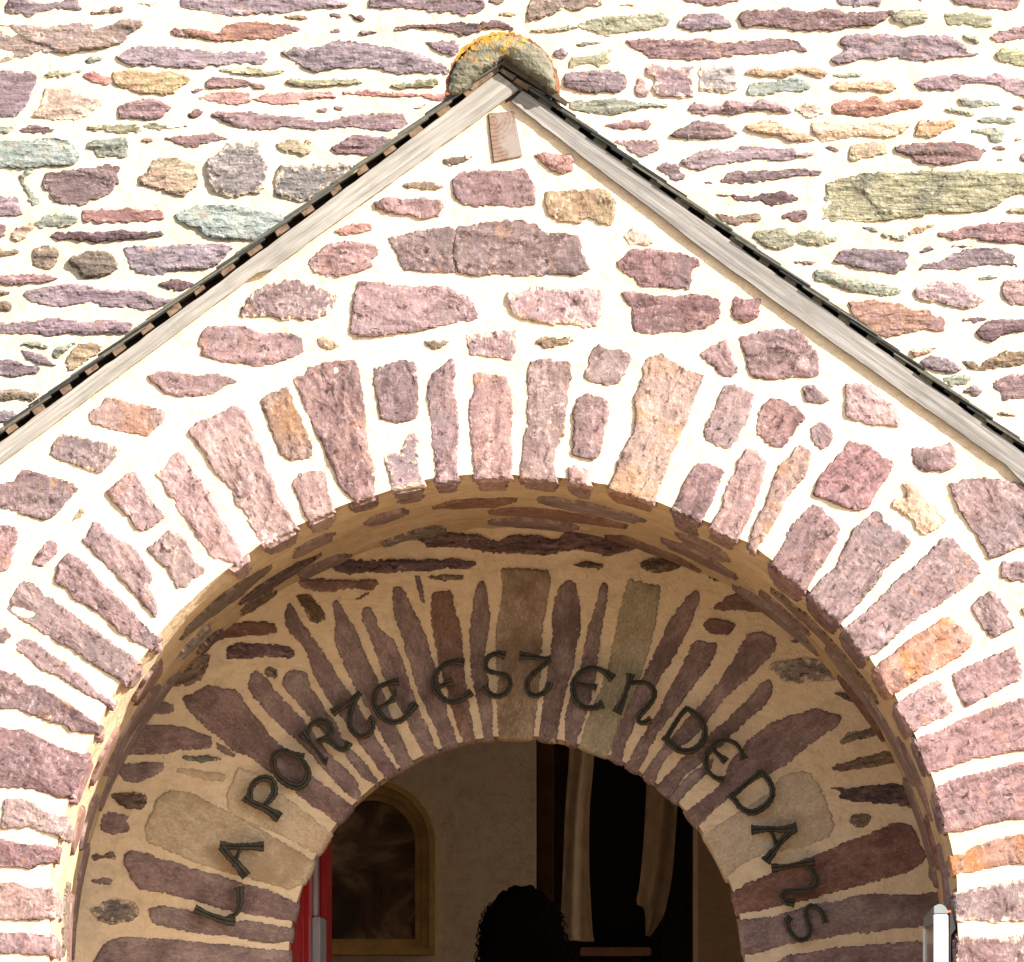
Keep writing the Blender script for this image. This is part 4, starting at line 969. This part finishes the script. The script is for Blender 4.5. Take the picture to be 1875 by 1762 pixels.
# ================================================================ IRON LETTERS
M_IRON = plain('wrought_iron', (.052, .048, .038), .55, .35, .5, 60, .002, .5)
s = NT('wrought_iron'); p = s.objc(); n = s.noise(p, 45, 5, .7); n2 = s.noise(s.pos(), 26, 4, .65)
c = s.ramp(n, [(.3, (.022, .023, .019)), (.7, (.075, .072, .058))]); c = s.mix(s.ramp(n2, [(.58, 0.0), (.72, .7)]), c, (.11, .045, .022)); s.col(c)
s.b.inputs['Roughness'].default_value = .55; s.b.inputs['Metallic'].default_value = .25; s.bump(n, .002); M_IRON = s.m
LET = [
 ('L', 'first iron letter at the foot of the inscription, an L beside the left springing', [[(357,1666,15),(382,1677,10),(413,1688,13),(432,1690,14)],[(415,1684,7),(433,1674,8),(440,1655,10),(440,1638,11),(439,1626,17)]]),
 ('A', 'iron letter A between the lower L and the P on the beige stone', [[(403,1550,16),(425,1552,10),(444,1552,11),(462,1552,11),(484,1552,17)],[(406,1552,13),(420,1570,11),(433,1583,12),(452,1607,17)],[(440,1556,7),(435,1570,6),(428,1590,8)]]),
 ('P', 'iron letter P above the A, with an oval bowl', [[(448,1461,16),(460,1471,10),(470,1476,12),(485,1482,11),(513,1500,18)],[(460,1468,9),(459,1449,9),(468,1434,10),(484,1427,11),(499,1433,11),(503,1452,11),(497,1464,10),(486,1476,8)]]),
 ('O', 'large tilted iron O in the word PORTE', [[(558,1388,11),(538,1384,10),(520,1377,9),(505,1383,9),(501,1398,10),(504,1414,10),(514,1428,11),(528,1438,12),(545,1443,11),(558,1436,11),(565,1420,10),(561,1405,9),(547,1389,10)]]),
 ('R', 'iron letter R with a curling leg above the O', [[(552,1343,15),(562,1354,11),(573,1368,7),(586,1384,7),(594,1395,9),(600,1397,16)],[(561,1344,11),(572,1328,8),(588,1322,9),(602,1327,10),(607,1341,10),(600,1351,8),(587,1358,8)],[(580,1361,7),(595,1356,10),(608,1362,10),(621,1373,9),(632,1374,9),(640,1361,13)]]),
 ('T', 'iron T with a hooked tail in the word PORTE', [[(608,1308,14),(625,1297,9),(642,1287,8),(660,1270,10)],[(656,1275,9),(646,1293,9),(641,1312,9),(640,1328,9),(646,1341,9),(660,1351,9),(674,1347,9),(682,1336,9),(681,1322,11),(675,1317,12)]]),
 ('E', 'iron round E closing the word PORTE', [[(731,1250,14),(712,1253,8),(697,1259,8),(687,1271,9),(684,1286,9),(689,1301,10),(701,1316,10),(717,1324,9),(733,1322,9),(746,1311,9),(756,1297,13),(763,1290,12)],[(690,1299,6),(706,1292,6),(722,1281,11)],[(723,1264,5),(725,1278,6)]]),
 ('E', 'iron round E opening the word EST, left of the keystone', [[(851,1216,14),(830,1214,8),(812,1220,8),(799,1236,9),(795,1255,10),(802,1272,10),(814,1283,9),(830,1288,8),(847,1282,9),(864,1269,14)],[(800,1263,7),(814,1256,8),(830,1250,15)]]),
 ('S', 'iron letter S on the left edge of the keystone', [[(926,1203,15),(910,1199,8),(895,1205,8),(889,1218,8),(893,1230,8),(910,1235,7),(927,1239,8),(934,1253,8),(928,1269,8),(911,1277,8),(896,1272,9),(885,1259,15)]]),
 ('T', 'iron T with a hooked tail on the right side of the keystone', [[(951,1203,15),(975,1205,9),(998,1209,8),(1010,1208,12)],[(1006,1211,9),(990,1225,8),(973,1240,9),(965,1255,9),(968,1270,9),(979,1276,8),(994,1272,8),(1003,1262,10),(1007,1252,12)]]),
 ('E', 'iron round E in the short word EN, left of the grey green stone', [[(1123,1246,16),(1106,1232,9),(1087,1225,8),(1067,1230,8),(1053,1246,9),(1049,1265,9),(1054,1284,9),(1069,1297,9),(1087,1298,9),(1105,1291,14)],[(1054,1254,5),(1076,1257,6),(1093,1262,12)]]),
 ('N', 'iron rounded N in the short word EN', [[(1155,1236,15),(1151,1252,8),(1142,1280,9),(1137,1292,11),(1129,1308,16)],[(1152,1253,7),(1180,1252,7),(1195,1263,9),(1197,1279,9),(1185,1297,9),(1171,1313,9),(1169,1323,7),(1178,1326,8),(1193,1320,13)]]),
 ('D', 'upper iron D of the word DEDANS', [[(1258,1299,8),(1278,1314,9),(1290,1334,9),(1287,1358,10),(1270,1375,10),(1247,1377,10),(1228,1364,10),(1213,1352,8)],[(1221,1352,8),(1234,1330,8),(1246,1312,8),(1259,1297,8)]]),
 ('E', 'iron round E between the two D letters of DEDANS', [[(1362,1393,14),(1357,1378,7),(1347,1364,7),(1330,1358,7),(1311,1363,8),(1297,1377,9),(1292,1395,9),(1295,1412,8),(1309,1426,7),(1326,1431,13)],[(1302,1371,7),(1314,1383,7),(1330,1397,14)]]),
 ('D', 'lower iron D of the word DEDANS, hanging over the pale stone', [[(1391,1414,11),(1405,1428,9),(1414,1446,9),(1412,1464,9),(1398,1480,10),(1376,1490,10),(1357,1482,9),(1346,1468,9),(1335,1456,12)],[(1345,1457,8),(1362,1441,8),(1380,1427,8),(1392,1415,9)]]),
 ('A', 'iron letter A of the word DEDANS on the right', [[(1375,1522,16),(1392,1521,11),(1410,1520,9),(1432,1521,10),(1459,1517,15)],[(1457,1519,10),(1433,1539,10),(1420,1556,10),(1401,1580,16)],[(1411,1524,7),(1417,1536,6),(1421,1549,7)]]),
 ('N', 'iron rounded N of the word DEDANS, lying on its side', [[(1412,1592,16),(1439,1589,8),(1469,1583,8),(1492,1579,14)],[(1477,1586,8),(1489,1602,9),(1495,1616,9),(1487,1629,8),(1463,1633,8),(1441,1634,8),(1432,1641,9),(1437,1652,10),(1455,1656,14)]]),
 ('S', 'last iron letter, an S at the right foot of the inscription', [[(1512,1692,11),(1507,1678,8),(1497,1665,8),(1483,1661,8),(1475,1671,8),(1478,1688,8),(1483,1704,8),(1476,1720,8),(1460,1722,8),(1446,1707,8),(1440,1690,10),(1447,1680,11)]]),
]
def cat(ptsw, k=7):
    Q = np.array(ptsw, float); out = []
    for i in range(len(Q)-1):
        p0 = Q[max(i-1, 0)]; p1 = Q[i]; p2 = Q[i+1]; p3 = Q[min(i+2, len(Q)-1)]
        for j in range(k):
            t = j/k; out.append(.5*((2*p1)+(-p0+p2)*t+(2*p0-5*p1+4*p2-p3)*t*t+(-p0+3*p1-3*p2+p3)*t**3))
    out.append(Q[-1]); return np.array(out)
for ch, lab, strokes in LET:
    allp = np.array([q[:2] for st_ in strokes for q in st_]); c0 = allp.mean(0); cx, cz = P(c0[0], c0[1], D2)
    V = []; F = []
    for si, st_ in enumerate(strokes):
        C = cat(st_); xy = np.array([P(q[0], q[1], D2) for q in C]); wd = np.maximum(C[:, 2], 4)/S2/2*1.2
        tn = np.gradient(xy, axis=0); tn /= np.hypot(tn[:, 0], tn[:, 1])[:, None]+1e-9; no = np.stack([-tn[:, 1], tn[:, 0]], 1)
        prof = [(1.0, .0), (1.0, .45), (.72, .85), (.25, .92), (0, .70), (-.25, .92), (-.72, .85), (-1.0, .45), (-1.0, .0)]   # hammered bar with a shallow groove
        th = .015; y0 = D2-.032-.0015*si; b0 = len(V); m = len(prof)
        for i in range(len(C)):
            wob = 1+.10*math.sin(i*1.7+c0[0])+random.uniform(-.05, .05)
            for a, b in prof:
                V.append((xy[i, 0]+no[i, 0]*a*wd[i]*wob-cx, y0-th*b*(.8+.2*wd[i]/.008)-D2, xy[i, 1]+no[i, 1]*a*wd[i]*wob-cz))
        for i in range(len(C)-1):
            for j in range(m): F.append((b0+i*m+j, b0+i*m+(j+1) % m, b0+(i+1)*m+(j+1) % m, b0+(i+1)*m+j))
        F.append([b0+j for j in range(m)][::-1]); F.append([b0+(len(C)-1)*m+j for j in range(m)])
    # two pins into the wall
    for q in (strokes[0][1], strokes[0][-2]):
        x, z = P(q[0], q[1], D2); x -= cx; z -= cz; b0 = len(V); r = .003
        for yy in (-.034, .01):
            for j in range(6): V.append((x+r*math.cos(j*PI/3), yy, z+r*math.sin(j*PI/3)))
        for j in range(6): F.append((b0+j, b0+(j+1) % 6, b0+6+(j+1) % 6, b0+6+j))
    me = pmesh('iron_letter', V, F); o = obj('iron_letter', me, None, M_IRON); o.location = (cx, D2, cz)
    tag(o, lab, 'letter', 'iron letters of the inscription over the door')

# ================================================================ DISPLAY FRAME ON THE RIGHT JAMB
M_ALU = plain('white_enamelled_aluminium', (.70, .72, .74), .4, 0, .04, 10, .0002, .5)
M_GREYP = plain('grey_plastic', (.17, .19, .18), .5, 0, .06, 10, .0002, .5)
M_PANE = plain('smoky_glazing', (.17, .145, .15), .15, 0, .25, 6, .0002, .6)
fx, fz = P(722, 1700, D1-.02); fx, fz = P(1722, 1700, D1-.02)
fr = thing('display_frame', 'slim white aluminium display frame standing out edge-on from the right jamb', 'display frame', (fx, D1-.02, fz))
YF = D1-.02
def pf(L, D=YF): return [P(x, y, D) for x, y in L]
obj('edge_profile', prism_me('edge_profile', pf([(1709, 1674), (1736, 1674), (1737, 2050), (1709, 2050)]), YF, YF+.012, bev=.003), fr, M_ALU)
obj('corner_cap', prism_me('corner_cap', pf([(1709, 1674), (1736, 1674), (1735, 1666), (1729, 1658), (1720, 1655), (1709, 1660)]), YF-.001, YF+.015, bev=.002), fr, M_GREYP)
# the leaf runs back into the porch and slightly inwards
def quad_slab(name, a, b, za0, za1, zb0, zb1, t, mat, par):
    (xa, ya), (xb, yb) = a, b
    V = [(xa, ya, za0), (xb, yb, zb0), (xb, yb, zb1), (xa, ya, za1), (xa+t, ya, za0), (xb+t, yb, zb0), (xb+t, yb, zb1), (xa+t, ya, za1)]
    return obj(name, pmesh(name, V, [(0, 1, 2, 3), (7, 6, 5, 4), (0, 4, 5, 1), (1, 5, 6, 2), (2, 6, 7, 3), (3, 7, 4, 0)]), par, mat)
xa, z1 = P(1709, 1660, YF); _, zb = P(0, 2050, YF); yb = YF+.42; xb, z2 = P(1691, 1681, yb); _, z3 = P(0, 1700, yb); _, z4 = P(0, 1690, YF)
quad_slab('side_rail', (xa, YF+.013), (xb, yb), z4, z1, z3+.002, z2, .03, M_GREYP, fr)
quad_slab('glazed_side', (xa+.002, YF+.013), (xb+.004, yb), zb, z4-.001, zb, z3, .028, M_PANE, fr)
xr0, _ = P(1691, 0, yb+.012); quad_slab('rear_profile', (xb-.001, yb+.001), (xb-.001, yb+.022), zb, z3-.002, zb, z3-.002, .03, M_ALU, fr)
M_OR = plain('orange_plug', (.75, .16, .03), .5, 0, .1, 10, .0002)
obj('fixing_plug', prism_me('fixing_plug', pf([(1734, 1667), (1741, 1667), (1741, 1671), (1734, 1671)]), YF+.002, YF+.02, bev=.001), fr, M_OR)
M_BLK = plain('jamb_shade_black', (.02, .018, .018), .6, 0, .1, 10, .0002)
obj('jamb_shade_strip', prism_me('jamb_shade_strip', pf([(1738, 1662), (1742, 1664), (1748, 1690), (1750, 1700), (1745, 1707), (1741, 1712), (1742, 2050), (1738, 2050)]), YF+.006, YF+.030, bev=.002), fr, M_BLK)  # black strip standing for the shade on the jamb behind the frame

# ================================================================ INSIDE THE CHURCH
D3 = D2+3.6
M_PLAS = mortar_mat('interior_plaster', (.68, .55, .41), (.61, .49, .36), .5)
M_BROWN = mortar_mat('brown_interior_paint', (.32, .21, .115), (.28, .18, .10), .4)
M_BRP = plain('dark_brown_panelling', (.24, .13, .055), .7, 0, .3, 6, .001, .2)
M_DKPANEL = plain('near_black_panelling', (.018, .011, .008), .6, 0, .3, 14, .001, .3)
cx1, _ = P(981, 0, D3)
structure(box('floor', -4, 4, D2+.302, D3+2, FLOOR-.15, FLOOR, plain('clay_floor_tiles', (.28, .15, .10), .7, 0, .3, 6, .001), None))
structure(box('ceiling', -4, 4, D2+.302, D3+2, 6.6, 6.8, M_PLAS))
structure(box('wall_back', -3.98, cx1, D3, D3+.3, FLOOR, 6.6, M_PLAS))
structure(box('wall_recess', cx1-.3, 3.98, D3+1.0, D3+1.2, FLOOR, 6.6, M_BRP))
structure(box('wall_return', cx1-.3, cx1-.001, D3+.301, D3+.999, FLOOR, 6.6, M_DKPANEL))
structure(box('wall_left', -4.2, -4, D2+.302, D3+2, FLOOR, 6.6, M_PLAS))
structure(box('wall_right', 4, 4.2, D2+.302, D3+2, FLOOR, FLOOR+.6, M_PLAS))  # these pieces leave an unseen opening, added to let daylight into the room
structure(box('wall_right', 4, 4.2, D2+.302, D2+.8, FLOOR+.602, 6.598, M_PLAS))
structure(box('wall_right', 4, 4.2, D2+3.0, D3+2, FLOOR+.602, 6.598, M_PLAS))
structure(box('wall_right', 4, 4.2, D2+.802, D2+2.998, 6.2, 6.598, M_PLAS))
xb1, _ = P(1275, 0, D3+.3); xb0, _ = P(1245, 0, D3+.5)
structure(box('wall_side', xb1, 3.98, D3+.3, D3+.6, FLOOR, 6.6, M_BROWN))
box_o = tag(box('door_architrave', xb1-.010, xb1+.004, D3+.285, D3+.299, FLOOR, 6.6, plain('pale_edge_paint', (.46, .34, .22), .7, 0, .1, 10, .0003), None), 'pale vertical trim strip down the brown inside wall at right', 'trim')
cab = thing('dark_cabinet', 'tall dark wooden cupboard behind the drapes inside the church', 'cabinet', (P(1150, 0, D3+.8)[0], D3+.8, FLOOR))
qa, _ = P(985, 0, D3+.8); qb, _ = P(1240, 0, D3+.8)
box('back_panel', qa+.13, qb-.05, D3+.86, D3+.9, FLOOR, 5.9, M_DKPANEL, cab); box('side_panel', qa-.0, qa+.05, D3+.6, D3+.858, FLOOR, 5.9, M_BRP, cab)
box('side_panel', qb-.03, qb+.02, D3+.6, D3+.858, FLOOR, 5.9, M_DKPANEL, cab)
sx0, sz = P(1062, 1748, D3+.6); sx1, _ = P(1192, 0, D3+.6)
M_RED = plain('reddish_polished_wood', (.30, .105, .04), .35, 0, .3, 12, .0005, .5)
con = thing('console_shelf', 'reddish wooden shelf edge at the foot of the drapes', 'shelf', (sx0, D3+.55, sz))
box('shelf_board', sx0, sx1, D3+.45, D3+.85, sz-.014, sz+.012, M_RED, con, .004)
box('shelf_support', sx0+.03, sx0+.06, D3+.5, D3+.85, FLOOR, sz-.015, M_DKPANEL, con); box('shelf_support', sx1-.06, sx1-.03, D3+.5, D3+.85, FLOOR, sz-.015, M_DKPANEL, con)
M_CLOTH = plain('cream_cloth', (.66, .53, .37), .95, 0, .15, 18, .002, .1)
def drape(name, label, left, right, D, folds, amp):
    """left and right edges as pixel polylines of equal length, top to bottom"""
    L = cat([(x, y, 0) for x, y in left], 6)[:, :2]; R = cat([(x, y, 0) for x, y in right], 6)[:, :2]; V = []; m = 26
    for i in range(len(L)):
        for j in range(m+1):
            t = j/m; x = L[i][0]*(1-t)+R[i][0]*t; y = L[i][1]*(1-t)+R[i][1]*t; X, Z = P(x, y, D)
            V.append((X, D+amp*math.sin(t*folds*2*PI+i*.05)+amp*.4*math.sin(t*folds*5+i*.11), Z))
    n_ = len(V); V += [(a, b+.012, c) for a, b, c in V]; W_ = m+1; F = []
    for i in range(len(L)-1):
        for j in range(m):
            a = i*W_+j; F.append((a, a+W_, a+W_+1, a+1)); F.append((n_+a, n_+a+1, n_+a+W_+1, n_+a+W_))
    for j in range(m): F += [(j, j+1, n_+j+1, n_+j), ((len(L)-1)*W_+j, n_+(len(L)-1)*W_+j, n_+(len(L)-1)*W_+j+1, (len(L)-1)*W_+j+1)]
    for i in range(len(L)-1): F += [(i*W_, n_+i*W_, n_+(i+1)*W_, (i+1)*W_), (i*W_+m, (i+1)*W_+m, n_+(i+1)*W_+m, n_+i*W_+m)]
    c = Vector(V[0]); o = obj(name, pmesh(name, [Vector(v)-c for v in V], F, True), None, M_CLOTH); o.location = c
    tag(o, label, 'drape', 'cream drapes by the dark cupboard'); return o
drape('drape', 'straight cream drape on the left of the dark cupboard', [(1044, 1330), (1041, 1400), (1035, 1480), (1031, 1580), (1027, 1690), (1029, 1722)], [(1090, 1330), (1087, 1400), (1080, 1480), (1079, 1580), (1084, 1690), (1088, 1724)], D3+.42, 1.4, .012)
drape('drape', 'ragged cream drape on the right of the dark cupboard, looped up at its middle', [(1188, 1330), (1184, 1430), (1179, 1530), (1172, 1610), (1166, 1652), (1180, 1666), (1182, 1714)], [(1246, 1330), (1243, 1430), (1237, 1530), (1231, 1600), (1222, 1650), (1213, 1680), (1192, 1714)], D3+.42, 1.3, .014)
# arched painting
pic = thing('arched_painting', 'dark painting in a round-headed gilt frame on the plaster wall inside', 'painting', (P(680, 1600, D3)[0], D3-.04, P(680, 1600, D3)[1]))
def arched(cx, cy, r, yb, n=40): return [P(cx-r, yb, D3)]+[P(cx-r*math.cos(PI*i/n), cy-r*math.sin(PI*i/n)*1.02, D3) for i in range(n+1)]+[P(cx+r, yb, D3)]
M_GILT = plain('old_gilding', (.46, .28, .08), .5, .15, .3, 14, .001, .5)
for k, (ro, ri, yo, yi, d) in enumerate(((117, 106, 1750, 1739, .050), (106, 92, 1739, 1727, .038), (92, 80, 1727, 1721, .030))):
    obj('frame_moulding', prism_me('frame_moulding', arched(680, 1549, ro, yo), D3-d, D3-.002, arched(680, 1549, ri+.4, yi)), pic, M_GILT)
s = NT('dark_figures_painting'); p = s.objc(); n = s.noise(p, 5, 5, .6, 1.5); n2 = s.noise(s.mapping(p, (1, 1, 1), (3, 1, 2)), 9, 4, .6, 2.0)
c = s.ramp(n, [(.33, (.045, .027, .018)), (.50, (.14, .085, .05)), (.64, (.38, .25, .15))]); c = s.mix(s.ramp(n2, [(.55, 0.0), (.7, .7)]), c, (.10, .025, .015)); s.col(c); s.b.inputs['Roughness'].default_value = .6
obj('canvas', prism_me('canvas', arched(680, 1549, 84, 1724), D3-.016, D3-.006), pic, s.m)

# red door, opened inwards on the left
M_DRED = plain('red_gloss_paint', (.36, .012, .014), .35, 0, .15, 8, .0004, .5)
M_STEEL = plain('grey_steel', (.42, .42, .43), .4, .6, .1, 20, .0003, .5)
hx, _ = P(522, 0, D2+.33); ex, _ = P(597, 0, D2+.33+.62)
door = thing('red_door', 'bright red door leaf standing open inside the doorway at left', 'door', (hx, D2+.33, FLOOR))
HT = DZ+DR*.93
def leaf(name, t0, t1, off, th, z0, z1, mat, par=door, bev=.003):
    dirv = Vector((ex-hx, .62, 0)); Ln = dirv.length; dirv.normalize(); nrm = Vector((dirv.y, -dirv.x, 0))
    me = box_me(name, t0*Ln, t1*Ln, off, off+th, z0, z1, bev)
    for v in me.vertices:
        c = v.co; v.co = Vector((hx, D2+.33, 0))+dirv*c.x+nrm*c.y+Vector((0, 0, c.z))
    return obj(name, me, par, mat)
leaf('panel', 0, 1, -.02, .02, FLOOR+.01, HT, M_DRED)
for a, b in ((0, .17), (.42, .55), (.86, 1)): leaf('stile', a, b, .001, .016, FLOOR+.01, HT-.01, M_DRED)
for a in (.24, .33, .62, .70): leaf('moulding', a, a+.03, .001, .010, FLOOR+.08, HT-.03, M_DRED)
for z in (FLOOR+.02, FLOOR+.8): leaf('rail', .172, .418, .001, .015, z, z+.12, M_DRED); leaf('rail', .552, .858, .001, .015, z, z+.12, M_DRED)
_, zt = P(0, 1682, D2+.7)
leaf('closer_arm', .50, .66, .018, .022, FLOOR+.4, zt, M_STEEL); leaf('bolt_rod', .52, .56, .018, .012, zt+.003, HT-.1, M_STEEL)

# ================================================================ PERSON
YP = D2+1.5; hx0, hz0 = P(957, 1628, YP)
def skin(name, pts, edges, rad, parent, mat, lv=2):
    me = bpy.data.meshes.new(name); me.from_pydata(pts, edges, []); o = obj(name, me, parent, mat)
    sk = o.modifiers.new('skin', 'SKIN'); me.skin_vertices.new() if not me.skin_vertices else None
    for i, r in enumerate(rad): me.skin_vertices[0].data[i].radius = (r, r) if not hasattr(r, '__len__') else r
    me.skin_vertices[0].data[0].use_root = True
    ss = o.modifiers.new('sub', 'SUBSURF'); ss.levels = lv; ss.render_levels = lv
    return o
per = thing('person', 'person with dark curly hair seen from behind, standing inside the church', 'person', (hx0, YP, FLOOR))
F0 = FLOOR; H_ = hz0-F0
def hp(x, y, z): return (hx0+x, YP+y, F0+z*H_)
M_COAT = plain('dark_coat_cloth', (.03, .025, .03), .95, 0, .3, 30, .002, .1); M_SKIN = plain('skin', (.42, .23, .15), .6, 0, .1, 12, .0003)
bp = [hp(0, 0, .53), hp(0, .01, .62), hp(0, .01, .72), hp(0, 0, .80), hp(0, 0, .845), hp(0, -.01, .90),
      hp(-.10, 0, .80), hp(-.17, 0, .785), hp(-.20, .02, .63), hp(-.19, -.06, .50), hp(-.19, -.10, .45),
      hp(.10, 0, .80), hp(.17, 0, .785), hp(.20, .02, .63), hp(.19, -.06, .50), hp(.19, -.10, .45),
      hp(-.09, 0, .50), hp(-.10, -.01, .28), hp(-.10, .02, .05), hp(-.10, -.12, .02),
      hp(.09, 0, .50), hp(.10, -.01, .28), hp(.10, .02, .05), hp(.10, -.12, .02)]
be = [(0, 1), (1, 2), (2, 3), (3, 4), (4, 5), (3, 6), (6, 7), (7, 8), (8, 9), (9, 10), (3, 11), (11, 12), (12, 13), (13, 14), (14, 15), (0, 16), (16, 17), (17, 18), (18, 19), (0, 20), (20, 21), (21, 22), (22, 23)]
br = [.15, .13, .15, .13, .055, .07, .075, .065, .045, .034, .03, .075, .065, .045, .034, .03, .09, .06, .042, .03, .09, .06, .042, .03]
body = skin('body', bp, be, br, per, M_COAT)
# head: ears, nose, on the far side; mostly under the hair
bm = bmesh.new(); bmesh.ops.create_uvsphere(bm, u_segments=32, v_segments=20, radius=1)
hc = Vector(hp(0, 0, .925))
for v in bm.verts:
    c = v.co.copy(); r = Vector((c.x*.073, c.y*.092, c.z*.108))
    if c.y > .2 and c.z < 0: r.y *= 1-.18*(-c.z); r.x *= 1-.25*(-c.z)
    if c.y > .93 and abs(c.z) < .3: r.y += .02*(1-abs(c.z)/.3)
    v.co = hc+r
for sgn in (-1, 1):
    g = bmesh.ops.create_uvsphere(bm, u_segments=10, v_segments=8, radius=1)
    for v in g['verts']: v.co = hc+Vector((sgn*.075+v.co.x*.009, v.co.y*.02, v.co.z*.030))
me = bpy.data.meshes.new('head'); bm.to_mesh(me); bm.free(); me.polygons.foreach_set('use_smooth', [True]*len(me.polygons)); obj('head', me, per, M_SKIN)
# hair: a soft volume covered with curls
M_HAIR = plain('dark_brown_hair', (.006, .004, .003), .95, 0, .3, 40, .002, .05)
bm = bmesh.new(); bmesh.ops.create_icosphere(bm, subdivisions=4, radius=1)
for v in bm.verts:
    c = v.co.copy(); wz = 1.0 if c.z > 0 else 1.0+.25*(-c.z)
    k = 1+.06*math.sin(c.x*17+c.z*11)*math.sin(c.z*15+c.y*9)
    q = Vector((c.x*.118*wz*k, c.y*.115*k-.012, c.z*.155*k if c.z > 0 else c.z*.26))
    v.co = hc+q+Vector((0, 0, -.024))
me = bpy.data.meshes.new('hair'); bm.to_mesh(me); bm.free(); me.polygons.foreach_set('use_smooth', [True]*len(me.polygons)); hair = obj('hair', me, per, M_HAIR)
V = []; F = []
for k in range(520):
    z = random.uniform(-1, .75); a = random.uniform(PI*1.0-.4, PI*2+.4); rr = math.sqrt(max(0, 1-z*z)); wz = 1.0 if z > 0 else 1-.25*z
    b = hc+Vector((math.cos(a)*rr*.120*wz, math.sin(a)*rr*.117-.012, (z*.155 if z > 0 else z*.26)-.024)); out = Vector((math.cos(a), math.sin(a), 0))
    ph = random.uniform(0, 6.28); rad = random.uniform(.004, .009); ln = random.uniform(.03, .085); prev = None
    side = out.cross(Vector((0, 0, 1))); nseg = 12
    for i in range(nseg+1):
        t = i/nseg; p_ = b+Vector((0, 0, -ln*t))+side*rad*math.sin(ph+t*9)+out*(rad*math.cos(ph+t*9)+rad*.8); w_ = .0016*(1-.6*t)
        V += [tuple(p_+side*w_), tuple(p_-side*w_*.5+out*w_), tuple(p_-side*w_*.5-out*w_)]
        if i: n_ = len(V); F += [(n_-6+j, n_-6+(j+1) % 3, n_-3+(j+1) % 3, n_-3+j) for j in range(3)]
cu = obj('curls', pmesh('curls', V, F, True), hair, M_HAIR); cu.location = (0, 0, 0); cu['kind'] = 'stuff'
